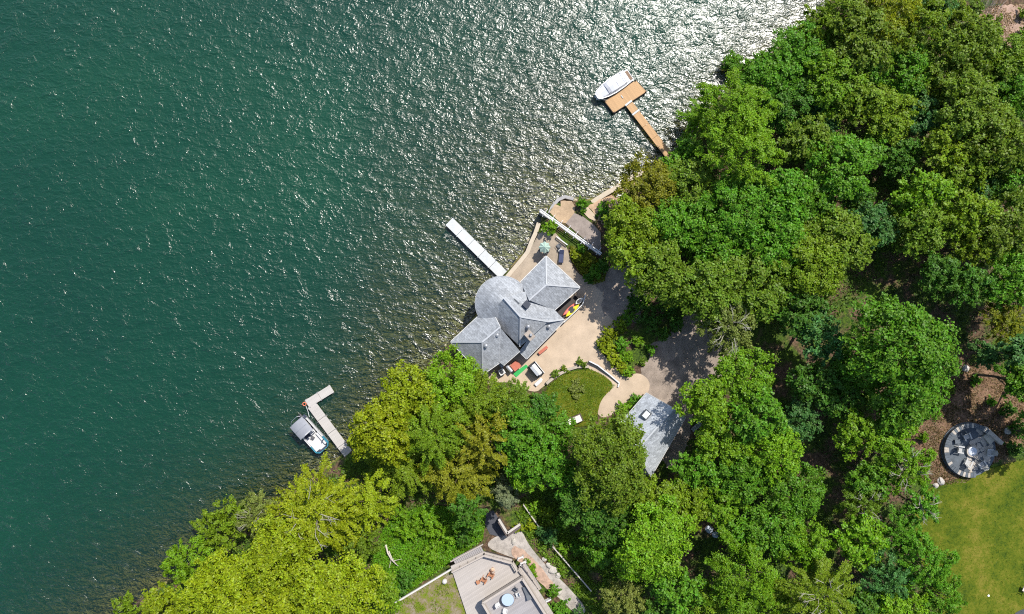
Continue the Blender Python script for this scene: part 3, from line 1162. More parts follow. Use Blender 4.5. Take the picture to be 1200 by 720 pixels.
# ------------------------------------------------------------------ buildings
def shingle_mat(name, c, rz=0.0):
    t = NT(name)
    p = t.pos(rz=rz)
    br = t.new('ShaderNodeTexBrick')
    br.inputs['Scale'].default_value = 1.0
    br.inputs['Brick Width'].default_value = .55
    br.inputs['Row Height'].default_value = .26
    br.inputs['Mortar Size'].default_value = .012
    br.inputs['Color1'].default_value = (.25, .25, .25, 1)
    br.inputs['Color2'].default_value = (.8, .8, .8, 1)
    br.inputs['Mortar'].default_value = (0, 0, 0, 1)
    t.ln(p, br.inputs['Vector'])
    n = t.noise(p, 4.2, 4, .8)
    big = t.noise(p, .7, 3, .6)
    v = t.math('ADD', t.math('MULTIPLY', br.outputs['Color'], .28), t.math('ADD', t.math('MULTIPLY', n, .62), t.math('MULTIPLY', big, .16)))
    col = t.ramp(v, [(.36, cmul(c, .62)), (.52, c), (.68, cmul(c, 1.38))])
    t.bsdf(col, .85, 0, .3, t.bump(v, .5, .05))
    return t.m


def shrink(poly, k):
    cx = sum(p[0] for p in poly) / len(poly)
    cy = sum(p[1] for p in poly) / len(poly)
    return [(cx + (p[0] - cx) * k, cy + (p[1] - cy) * k) for p in poly]


def roof_from(root, pts, faces, m, th=.22):
    """pts: name -> (px, py, z); faces: names in order; a shell of the given thickness"""
    keys = list(pts)
    mb = MB()
    vs = [W3(*pts[k]) for k in keys]
    fs = []
    for f in faces:
        q = [keys.index(k) for k in f]
        a = [Vector(vs[i]) for i in q[:3]]
        nz = (a[1] - a[0]).cross(a[2] - a[0]).z
        fs.append(tuple(q if nz > 0 else q[::-1]))
    # thickness: copy below, rim along edges used once
    n = len(vs)
    vv = vs + [(x, y, z - th) for x, y, z in vs]
    from collections import Counter
    ec = Counter()
    for f in fs:
        for i in range(len(f)):
            ec[frozenset((f[i], f[(i + 1) % len(f)]))] += 1
    ff = list(fs) + [tuple(n + i for i in f[::-1]) for f in fs]
    rim = []
    for f in fs:
        for i in range(len(f)):
            a, b = f[i], f[(i + 1) % len(f)]
            if ec[frozenset((a, b))] == 1:
                ff.append((b, a, n + a, n + b))
                rim.append((a, b))
    mb.add(vv, ff)
    o = mb.build('roof', m, root)
    return o, [(vs[a], vs[b]) for a, b in rim], {k: vs[i] for i, k in enumerate(keys)}


def ridge_caps(roof, P, lines, m):
    mb = MB()
    for a, b in lines:
        A, B = Vector(P[a]) + Vector((0, 0, .03)), Vector(P[b]) + Vector((0, 0, .03))
        mb.beam(A, B, .22, .07)
    mb.build('ridge_cap', m, roof)


def gutters(roof, rim, m, w=.09):
    mb = MB()
    for a, b in rim:
        A, B = Vector(a), Vector(b)
        d = (B - A).normalized()
        out = Vector((d.y, -d.x, 0)) * .07
        mb.beam(A + out - Vector((0, 0, .10)), B + out - Vector((0, 0, .10)), w, .16)
    mb.build('gutter', m, roof)


def window(root, a, b, z0, z1, glass, frame, k=(.3, .7)):
    """a window on the wall that runs from world point a to b"""
    a, b = Vector(a), Vector(b)
    d = (b - a)
    rz = math.atan2(d.y, d.x)
    p, q = a + d * k[0], a + d * k[1]
    c = (p + q) / 2
    L = (q - p).length
    fr = MB()
    fr.box((c.x, c.y, z0), (L + .16, .16, .09), rz).box((c.x, c.y, z1), (L + .16, .16, .09), rz)
    for e in (p, q, c):
        fr.box((e.x, e.y, (z0 + z1) / 2), (.08, .14, z1 - z0 - .1), rz)
    f = fr.build('window', frame, root)
    MB().box((c.x, c.y, (z0 + z1) / 2), (L - .05, .07, z1 - z0 - .05), rz).build('pane', glass, f)


def pipe_vent(roof, px, py, z, m):
    x, y = W(px, py, z)
    MB().lathe([(.16, z - .5), (.16, z + .25), (.27, z + .27), (.24, z + .40), (.05, z + .5)], x, y, 12).build('roof_vent', m, roof)


def lake_house():
    shg = shingle_mat('grey_shingles', (.265, .28, .30), math.radians(42))
    cap = simple('pale_ridge_tiles', (.36, .375, .395), .8, .12)
    trim = simple('white_trim', (.50, .50, .49), .5, .06)
    wall = planks('dark_red_boards', (.13, .055, .045), 0, .2, .2, .6)
    glass = simple('dark_glass', (.02, .03, .04), .08, .05, spec=.6, bump=0)
    metal = simple('vent_metal', (.33, .34, .36), .45, .1, metal=.5)
    stone = simple('chimney_stone', (.30, .255, .215), .9, .35, 3, 9)
    zg = 1.3
    r = thing('lake_house', 'grey shingled lake house with a round conical roof and hipped wings on the shore', 'house', (*W(600, 370), zg))
    # north east wing
    A = {'N': (640, 300.5, 4.6), 'E': (679.5, 337, 4.6), 'S': (649.5, 363.5, 4.6), 'Wc': (610, 331, 4.6), 'a': (640.3, 334, 6.9), 'b': (620, 352, 6.9)}
    o, rim, P = roof_from(r, A, [('N', 'E', 'a'), ('N', 'a', 'b', 'Wc'), ('E', 'S', 'b', 'a'), ('S', 'Wc', 'b')], shg)
    ridge_caps(o, P, [('N', 'a'), ('E', 'a'), ('a', 'b')], cap)
    gutters(o, [rr for rr in rim if True][:3], trim)
    wA = shrink([W(A[k][0], A[k][1], 4.6) for k in ('N', 'E', 'S', 'Wc')], .88)
    MB().prism(wA, zg - .6, 4.52).build('wall', wall, r)
    window(r, wA[0], wA[1], 2.2, 3.9, glass, trim, (.12, .45))
    window(r, wA[0], wA[1], 2.2, 3.9, glass, trim, (.55, .88))
    window(r, wA[3], wA[0], 2.2, 3.9, glass, trim, (.25, .75))
    window(r, wA[1], wA[2], 2.2, 3.9, glass, trim, (.2, .6))
    # round hall
    cx, cy = W(588.5, 355.5, 5.1)
    Rr = 31.3 * K * .949
    n = 56
    pr = [(Rr, 5.1), (Rr * .5, 6.35), (.02, 7.5)]
    mb = MB().lathe([(Rr - .02, 4.88)] + pr, cx, cy, n)
    cone = mb.build('roof', shg, r)
    cone['label'] = 'round conical roof'
    gt = MB()
    gt.tube([(cx + (Rr + .05) * math.cos(t), cy + (Rr + .05) * math.sin(t), 5.0) for t in np.linspace(math.radians(35), math.radians(268), 40)], .05, 6)
    gt.build('gutter', cap, cone)
    MB().lathe([(Rr * .9, zg - 1.6), (Rr * .9, 4.9)], cx, cy, 40).build('wall', wall, r)
    for k in range(7):
        a0 = math.radians(75 + k * 26)
        a1 = a0 + math.radians(18)
        window(r, (cx + Rr * .895 * math.cos(a0), cy + Rr * .895 * math.sin(a0)), (cx + Rr * .895 * math.cos(a1), cy + Rr * .895 * math.sin(a1)), 2.1, 4.2, glass, trim, (0, 1))
    # main block
    M = {'r1': (590.5, 349.5, 8.2), 'r2': (610, 371.5, 8.2), 'E': (642.5, 377, 5.5), 'S': (609.5, 406.5, 5.5), 'Wc': (573, 371, 5.5),
         'x': (661, 374.5, 4.35), 'g': (649.2, 362.5, 4.72), 'h': (618, 341, 5.7)}
    o, rim, P = roof_from(r, M, [('r1', 'r2', 'S', 'Wc'), ('r2', 'E', 'S'), ('r1', 'h', 'g', 'r2'), ('r2', 'g', 'x', 'E')], shg)
    ridge_caps(o, P, [('r1', 'r2'), ('r2', 'S'), ('r2', 'E'), ('E', 'x')], cap)
    main = o
    ex, ey = W(617, 357, 7)
    # dark square stack and skylight on the bright slope
    MB().box((ex, ey, 6.9), (.86, .86, 1.9), math.radians(-42)).build('chimney', simple('dark_flue', (.035, .04, .055), .6, .2), r)
    sk = W(604, 355, 7.3)
    f = MB().box((*sk, 7.34), (.95, .72, .16), math.radians(-42), math.radians(26)).build('skylight', simple('dark_skylight_frame', (.11, .12, .13), .4), o)
    MB().box((sk[0] + .03, sk[1] + .04, 7.43), (.76, .54, .04), math.radians(-42), math.radians(26)).build('pane', glass, f)
    wM = shrink([W(*p, 5.5) for p in ((590, 350), (622, 346), (641, 377), (609.5, 405), (576, 374))], .93)
    MB().prism(wM, zg - .5, 5.3).build('wall', wall, r)
    # lean-to along the yard side
    Lr = {'a': (643, 376.5, 5.0), 'x': (661.5, 375.5, 4.3), 'e': (617, 420.5, 3.9), 'f': (608.5, 412, 4.7), 'g': (620, 396, 5.0)}
    o, rim, P = roof_from(r, Lr, [('a', 'x', 'e', 'f', 'g')], shg)
    gutters(o, [rim[1], rim[2]] if len(rim) > 2 else rim, trim)
    wL = [W(*p, 4.2) for p in ((642, 377), (656, 376), (615.5, 415.5), (610, 410))]
    MB().prism(wL, zg - .5, 3.7).build('wall', wall, r)
    window(r, wL[1], wL[2], 2.0, 3.2, glass, trim, (.15, .4))
    d = MB().box((*lerp2(wL[1], wL[2], .62), 2.45), (1.0, .12, 2.1), ang((656, 376), (615, 415))).build('door', simple('red_door', (.33, .07, .05), .5), r)
    MB().box((*lerp2(wL[1], wL[2], .65), 2.4), (.06, .3, .06), ang((656, 376), (615, 415))).build('handle', metal, d)
    cx2, cy2 = W(620.5, 393, 6.5)
    ch = MB().box((cx2, cy2, 5.3), (1.15, .85, 4.6), math.radians(-48)).box((cx2, cy2, 7.66), (1.3, 1.0, .14), math.radians(-48)).build('chimney', stone, r, bevel=.03)
    MB().lathe([(.2, 7.7), (.2, 8.05), (.14, 8.1)], cx2 + .15, cy2 + .1, 10).build('flue', metal, ch)
    # south west wing
    D = {'Wc': (528.3, 401, 4.8), 'N': (573.5, 359, 4.8), 'S': (565.5, 439, 4.8), 'E': (584.8, 425.5, 4.8), 'a': (565.3, 401, 7.3), 'b': (586, 383.5, 7.3)}
    o, rim, P = roof_from(r, D, [('Wc', 'a', 'b', 'N'), ('Wc', 'S', 'a'), ('S', 'E', 'b', 'a')], shg)
    ridge_caps(o, P, [('Wc', 'a'), ('S', 'a'), ('a', 'b')], cap)
    gutters(o, rim[:4], trim)
    for q in ((582.5, 393, 6.6), (569.5, 405.5, 6.8)):
        pipe_vent(o, q[0], q[1], q[2], metal)
    wD = shrink([W(*p, 4.8) for p in ((528.3, 401), (572, 361), (590, 385), (584.8, 425.5), (565.5, 439))], .9)
    MB().prism(wD, zg - 1.6, 4.7).build('wall', wall, r)
    window(r, wD[0], wD[1], 2.2, 3.9, glass, trim, (.15, .5))
    window(r, wD[0], wD[1], 2.2, 3.9, glass, trim, (.6, .9))
    window(r, wD[4], wD[0], 2.2, 3.9, glass, trim, (.2, .5))
    # link roof
    Q = {'a': (586, 384, 7.15), 'b': (609, 411.5, 5.0), 'c': (590, 428.3, 4.5), 'd': (584.6, 424.5, 4.62)}
    o, rim, P = roof_from(r, Q, [('a', 'b', 'c', 'd')], shg)
    ridge_caps(o, P, [('a', 'd')], cap)
    gutters(o, [rim[1]], trim)
    wQ = [W(*p, 4.6) for p in ((588, 390), (606, 409), (590.5, 423.5), (585, 421))]
    MB().prism(wQ, zg - .4, 4.35).build('wall', wall, r)
    for q in ((618.8, 383, 6.9), (643, 383, 4.7)):
        pipe_vent(main, q[0], q[1], q[2], metal)


def garage():
    shg = shingle_mat('pale_grey_shingles', (.35, .375, .405), math.radians(-30))
    cap = simple('grey_ridge_tiles', (.36, .38, .40), .8, .12)
    trim = simple('white_fascia', (.50, .50, .49), .5, .06)
    wall = planks('brown_siding', (.12, .085, .06), 0, .2, .2, .6)
    glass = simple('skylight_glass', (.62, .66, .68), .12, .04, spec=.6, bump=0)
    dk = simple('dark_skylight_kerb', (.05, .055, .06), .5)
    zg = WT(772, 505)[2]
    r = thing('garage', 'grey shingled garage with one square skylight beside the gravel drive', 'garage', (*W(770, 505, zg), zg))
    e, rg = zg + 2.8, zg + 6.0
    R = {'n': (757.8, 461, e), 'w': (727, 496.5, e), 'r1': (789.3, 479, rg), 'r2': (745, 529, rg), 'e': (803, 489.5, e + .7), 's': (763, 558.5, e), 'q': (740, 545, e)}
    o, rim, P = roof_from(r, R, [('n', 'r1', 'r2', 'w'), ('r1', 'e', 's', 'r2'), ('r2', 's', 'q'), ('w', 'r2', 'q')], shg)
    ridge_caps(o, P, [('r1', 'r2'), ('r2', 's')], cap)
    gutters(o, rim, trim, .08)
    rz = ang((728, 496), (758, 461))
    x, y = W(757, 486, zg + 4.5)
    f = MB().box((x, y, zg + 4.5), (1.2, 1.0, .26), rz, math.radians(-32)).build('skylight', dk, o)
    MB().box((x, y, zg + 4.68), (.92, .72, .05), rz, math.radians(-32)).build('pane', glass, f)
    w = shrink([W(*p, e) for p in ((757.8, 461), (800, 487), (763, 557), (740, 545), (727, 496.5))], .92)
    MB().prism(w, zg - .6, e - .1).build('wall', wall, r)
    a, b = Vector(w[0]), Vector(w[1])
    rz = math.atan2(b.y - a.y, b.x - a.x)
    c = a + (b - a) * .45
    MB().box((c.x, c.y, zg + 1.15), (2.8, .12, 2.3), rz).build('garage_door', trim, r, bevel=.02)


def rail(root, pts, m, h=1.0, step=1.2, name='railing', thick=.07):
    """posts and two rails along 3-D points (deck level)"""
    mb = MB()
    for i in range(len(pts) - 1):
        a, b = Vector(pts[i]), Vector(pts[i + 1])
        mb.beam(a + Vector((0, 0, h)), b + Vector((0, 0, h)), thick * 1.9, thick)
        mb.beam(a + Vector((0, 0, h * .5)), b + Vector((0, 0, h * .5)), thick * .6, thick * .6)
        mb.beam(a + Vector((0, 0, .12)), b + Vector((0, 0, .12)), thick * .6, thick * .6)
        n = max(1, int((b - a).length / step))
        for k in range(n + 1):
            p = a + (b - a) * k / n
            mb.box((p.x, p.y, p.z + h / 2), (thick * 1.2, thick * 1.2, h - .02))
    return mb.build(name, m, root)


def lower_house():
    deck = planks('weathered_deck_boards', (.38, .345, .315), math.radians(33), .15, .12, .6)
    deck2 = planks('grey_deck_boards', (.29, .272, .27), math.radians(33), .15, .14, .6)
    railm = simple('weathered_rail_timber', (.37, .325, .285), .8, .15)
    dark = simple('painted_deck_shade', (.06, .05, .05), .9)  # wall colour darkened to stand for the shade below the decks
    moss = NT('moss_roof')
    p = moss.pos()
    n = moss.math('ADD', moss.math('MULTIPLY', moss.noise(p, .7, 5, .65), .65), moss.math('MULTIPLY', moss.noise(p, 6, 4, .7), .35))
    moss.bsdf(moss.ramp(n, [(.36, (.05, .11, .008)), (.44, (.13, .17, .012)), (.51, (.17, .14, .07)), (.60, (.25, .21, .16)), (.70, (.12, .15, .02))]), .95, 0, .1, moss.bump(n, .6, .1))
    white = simple('white_edge_trim', (.5, .48, .45), .6, .08)
    zg = 2.4
    zl, zu = 4.6, 6.4
    r = thing('deck_house', 'flat roofed house with timber decks and a mossy green roof at the bottom edge', 'house', (*W(580, 700), zg))
    # lower big deck
    lp = [W(*q, zl) for q in ((528, 664), (566.5, 647), (600, 656), (607, 667), (613, 664.5), (650, 722), (662, 745), (600, 790), (548, 724))]
    MB().prism(lp, zl - .3, zl).build('deck', deck, r, bevel=.02)
    MB().prism(shrink(lp, .9), zg - .8, zl - .32).build('wall', dark, r)
    rail(r, [W3(530, 668, zl), W3(567.5, 648.5, zl), W3(600.5, 657.5, zl), W3(606, 667, zl)], railm, .95, thick=.11)
    # slatted steps on the shore side
    st = MB()
    rz = ang((529, 660), (566, 640))
    for i in range(16):
        t = (i + .5) / 16
        q = lerp2((533, 660), (565, 643.5), t)
        st.box((*W(q[0], q[1], zl - .25), zl - .3), (.30, 1.25, .08), rz)
    st.build('boardwalk', deck2, r)
    bw = MB()
    bw.beam(W3(528, 658.5, zl), W3(566, 638, zl), .14, .16)
    bw.build('boardwalk_kerb', railm, r)
    # bridge and stairs on the garden side
    stp = MB()
    for i in range(14):
        t = (i + .5) / 14
        q = lerp2((611, 661), (631, 692), t)
        stp.box((*W(q[0], q[1], zl - .2 - t * .9), zl - .25 - t * .9), (.34, 1.1, .07), ang((611, 661), (631, 692)))
    stp.build('stair', deck2, r)
    rail(r, [W3(613.5, 659, zl), W3(632, 688, zl - .8)], railm, .9, thick=.09, name='stair_rail')
    rail(r, [W3(608.5, 664, zl), W3(628, 695, zl - .8)], railm, .9, thick=.09, name='stair_rail')
    gate = MB()
    for q in ((607, 655), (613, 652.5), (616, 658), (610, 661)):
        gate.box((*W(q[0], q[1], zl + .5), zl + .45), (.16, .16, 1.1), .5)
    gate.beam(W3(607, 655, zl + 1), W3(613, 652.5, zl + 1), .22, .1)
    gate.beam(W3(610, 661, zl + 1), W3(616, 658, zl + 1), .22, .1)
    gate.build('gate_frame', white, r)
    # upper deck
    up = [W(*q, zu) for q in ((565.5, 706), (612, 677), (641, 722), (660, 752), (600, 790), (575, 722))]
    MB().prism(up, zu - .35, zu).build('upper_deck', deck2, r, bevel=.02)
    MB().prism(shrink(up, .95), zl + .004, zu - .36).build('upper_wall', dark, r)
    mb = MB()
    for a, b in (((565.5, 706), (612, 677)), ((612, 677), (660, 752)), ((565.5, 706), (575, 722)), ((575, 722), (600, 790))):
        mb.beam(W3(*a, zu + .45), W3(*b, zu + .45), .30, .9)
    mb.build('parapet', railm, r, bevel=.02)
    # moss roof
    mz = 4.3
    mp = [W(*q, mz) for q in ((459, 709), (530, 666.5), (560, 724), (572, 760), (500, 800), (440, 760))]
    rf = MB().prism(mp, mz - .3, mz).build('roof', moss.m, r)
    rf['label'] = 'flat mossy green roof'
    MB().prism(shrink(mp, .93), zg - 1.2, mz - .32).build('wall', simple('plaster', (.4, .37, .33), .9), r)
    mb = MB()
    mb.beam(W3(459, 709, mz + .05), W3(530, 666.5, mz + .05), .22, .3)
    mb.beam(W3(529, 666.5, mz + .1), W3(563, 729, mz + .1), .24, .34)
    mb.build('edge_trim', white, rf)
    x, y = W(521, 682, mz + .3)
    MB().lathe([(.34, mz), (.36, mz + .2), (.30, mz + .42), (.12, mz + .55)], x, y, 16).build('roof_vent', white, rf, smooth=False)
    o = ground_moss(mp, mz)
    o.parent = rf
    x0 = Vector(r.location)
    o.location = -x0
    return zl, zu


def ground_moss(poly, mz):
    r = np.random.default_rng(77)
    P = np.array(poly)
    pts = r.uniform(P.min(0), P.max(0), (16000, 2))
    v = np.sin(pts[:, 0] * 1.3 + 2 * np.sin(pts[:, 1] * .9)) * np.sin(pts[:, 1] * 1.2 + 1.7 * np.sin(pts[:, 0] * .8)) + r.normal(size=len(pts)) * .3
    pts = pts[inside(poly, pts[:, 0], pts[:, 1]) & (v > .25)][:5000]
    C = np.column_stack([pts, mz + r.random(len(pts)) * .12])
    me = leaf_mesh('moss_tufts', C, r.normal(size=(len(C), 3)) * .5 + np.array([0, 0, 1]), .16, LEAF, .6, 78)
    o = bpy.data.objects.new('moss_tufts', me)
    COL.objects.link(o)
    o.color = (.13, .19, .015, 1)
    o['kind'] = 'stuff'
    return o


# ------------------------------------------------------------------ furniture
def adirondack(m):
    r = thing('wooden_chair', 'x', 'chair')
    s = MB()
    for i in range(5):
        s.box((-.22 + .11 * i, .02, .36), (.095, .56, .03))
    s.build('seat', m, r)
    b = MB()
    for i in range(5):
        x = -.24 + .12 * i
        h = .78 - .07 * abs(i - 2)
        b.beam((x, -.22, .30), (x * 1.15, -.52, .30 + h), .105, .03)
    b.build('backrest', m, r)
    for sx in (-1, 1):
        MB().box((sx * .36, .05, .58), (.15, .74, .03)).build('armrest', m, r)
        MB().box((sx * .33, .33, .29), (.06, .1, .57)).build('leg', m, r)
        MB().beam((sx * .30, .30, .32), (sx * .30, -.50, .06), .05, .1).build('leg', m, r)
    return r


def garden_chair(m, frame):
    r = thing('garden_chair', 'x', 'chair')
    MB().box((0, 0, .42), (.52, .52, .07)).build('seat', m, r, bevel=.02)
    MB().box((0, -.27, .72), (.52, .07, .56), 0, math.radians(12)).build('backrest', m, r, bevel=.02)
    for sx in (-1, 1):
        MB().box((sx * .29, .0, .63), (.06, .55, .04)).build('armrest', frame, r)
        for sy in (-1, 1):
            MB().tube([(sx * .26, sy * .24, 0), (sx * .24, sy * .22, .40)], .022, 6).build('leg', frame, r)
    return r


def lounger(m, frame):
    r = thing('sun_lounger', 'x', 'sun lounger')
    MB().box((0, .25, .33), (.64, 1.25, .08)).build('seat', m, r, bevel=.02)
    MB().box((0, -.62, .50), (.64, .72, .08), 0, math.radians(-30)).build('backrest', m, r, bevel=.02)
    fr = MB()
    for s in (-1, 1):
        fr.box((s * .34, 0, .27), (.05, 1.85, .06))
    fr.build('frame', frame, r)
    for sx in (-1, 1):
        for sy in (-.75, .75):
            MB().box((sx * .31, sy, .12), (.05, .05, .24)).build('leg', frame, r)
    return r


def furniture(zl, zu):
    orange = simple('orange_stained_wood', (.36, .16, .08), .6, .15)
    white = simple('white_resin', (.50, .50, .49), .5, .06)
    dark = simple('dark_frame', (.045, .05, .055), .5, .15)
    char = simple('charcoal_mesh', (.10, .11, .125), .7, .15)
    navy = simple('navy_cushion', (.045, .055, .11), .8, .15)
    glass = simple('blue_glass_top', (.36, .44, .54), .12, .04, spec=.6, bump=0)
    greyc = simple('weathered_grey_wood', (.36, .35, .34), .7, .15)
    dkgreen = simple('dark_green_metal', (.03, .06, .05), .5)

    def put(r, px, py, z, rz, label, group=None):
        r.location = (*W(px, py, z), z)
        r.rotation_euler = (0, 0, rz)
        r['label'] = label
        if group:
            r['group'] = group
        return r
    g = 'orange chairs on the timber deck'
    a = adirondack(orange)
    put(a, 567, 678.5, zl, math.radians(150), 'orange wooden deck chair in the middle between the small table and the other chair', g)
    for o, (px, py, rz, lb) in ((dup(a, (0, 0, 0)), (575.5, 672.5, 150, 'orange wooden deck chair at the upper right end of the row on the timber deck')),):
        put(o, px, py, zl, math.radians(rz), lb, g)
    t = thing('side_table', 'small orange wooden table at the lower left end of the deck chair row', 'side table', (*W(560.3, 681.3, zl), zl))
    MB().box((*t.location[:2], zl + .42), (.5, .5, .05), .5).build('table_top', orange, t)
    for sx in (-1, 1):
        for sy in (-1, 1):
            MB().box((t.location.x + sx * .18, t.location.y + sy * .18, zl + .2), (.05, .05, .4)).build('leg', orange, t)
    t = thing('planter', 'orange pot with a dry plant behind the upper right deck chair', 'planter', (*W(577.3, 666.3, zl), zl))
    MB().lathe([(.16, zl), (.24, zl + .42), (.2, zl + .42)], *t.location[:2], 12).build('pot', orange, t)
    MB().lathe([(.2, zl + .42), (.3, zl + .55), (.1, zl + .72)], *t.location[:2], 9).build('plant', simple('dry_plant', (.50, .33, .22), .9, .3), t)
    # round table set on the upper deck
    t = thing('round_table', 'round table with a pale blue glass top on the upper grey deck', 'table', (*W(595, 700.5, zu), zu))
    x, y = t.location[:2]
    MB().lathe([(.83, zu + .70), (.85, zu + .73), (.83, zu + .76)], x, y, 32).build('table_top', glass, t)
    MB().lathe([(.86, zu + .69), (.90, zu + .72), (.86, zu + .74)], x, y, 32, cap=False).build('rim', dark, t)
    for k in range(4):
        a0 = k * math.pi / 2 + .4
        MB().tube([(x + .5 * math.cos(a0), y + .5 * math.sin(a0), zu), (x + .45 * math.cos(a0), y + .45 * math.sin(a0), zu + .7)], .03, 6).build('leg', dark, t)
    g = 'garden chairs round the blue glass table'
    c = garden_chair(white, white)
    for o, px, py, to, lb in ((c, 583.5, 707, (595, 700), 'white garden chair with its shadow at the lower left of the blue table'),
                              (dup(c, (0, 0, 0)), 592, 714, (595, 700), 'white garden chair below the blue table at the bottom edge'),
                              (dup(c, (0, 0, 0)), 606.5, 695.5, (596, 700), 'white garden chair to the right of the blue table')):
        put(o, px, py, zu, ang((px, py), to) - math.pi / 2, lb, g)
    c2 = garden_chair(char, dark)
    put(c2, 604, 689.5, zu, ang((604, 689), (595, 700)) - math.pi / 2, 'charcoal garden chair at the upper right of the blue table', g)
    l = lounger(char, dark)
    put(l, 617.5, 693.5, zu, ang((616, 688), (620.5, 699)) + math.pi / 2, 'charcoal mesh sun lounger along the parapet of the upper deck')
    # lake terrace
    zt = WT(637, 290)[2] + .08
    t = thing('parasol', 'pale green folded parasol on the terrace at the tip of the north roof', 'parasol', (*W(637.5, 291.5, zt), zt))
    x, y = t.location[:2]
    pg = simple('pale_green_canvas', (.30, .40, .34), .8, .08)
    MB().lathe([(.3, zt), (.3, zt + .1), (.05, zt + .12)], x, y, 14).build('base', dark, t)
    MB().tube([(x, y, zt + .1), (x, y, zt + 2.45)], .03, 8).build('pole', dark, t)
    mb = MB()
    n = 16
    vs = [(x, y, zt + 2.45)]
    for k in range(n):
        a0 = 2 * math.pi * k / n
        rr = .86 if k % 2 == 0 else .70
        vs.append((x + rr * math.cos(a0), y + rr * math.sin(a0), zt + (1.95 if k % 2 == 0 else 1.88)))
    mb.add(vs + [(p[0], p[1], p[2] - .04) for p in vs], [(0, 1 + k, 1 + (k + 1) % n) for k in range(n)] +
           [(n + 1, n + 2 + (k + 1) % n, n + 2 + k) for k in range(n)] + [(1 + k, n + 2 + k, n + 2 + (k + 1) % n, 1 + (k + 1) % n) for k in range(n)])
    mb.build('canopy', pg, t)
    c = garden_chair(dark, dark)
    put(c, 633.5, 293, zt, 1.0, 'small dark metal chair left of the pale green parasol')
    put(dup(c, (0, 0, 0)), 640.5, 295.5, zt, 2.6, 'small dark metal chair right of the pale green parasol, by the roof tip')
    l2 = lounger(navy, dark)
    put(l2, 657.5, 301, zt, math.radians(176), 'navy cushioned sun lounger on the terrace between the roof and the weedy bed')
    put(garden_chair(char, dark), 654.5, 288.5, zt, .7, 'charcoal garden chair at the top of the terrace by the fence')
    t = thing('side_table', 'small white table between the charcoal chair and the navy lounger', 'side table', (*W(656.5, 294, zt), zt))
    MB().lathe([(.28, zt + .42), (.3, zt + .45), (.28, zt + .47)], *t.location[:2], 14).build('table_top', white, t)
    MB().tube([(*t.location[:2], zt), (*t.location[:2], zt + .42)], .04, 8).build('leg', white, t)


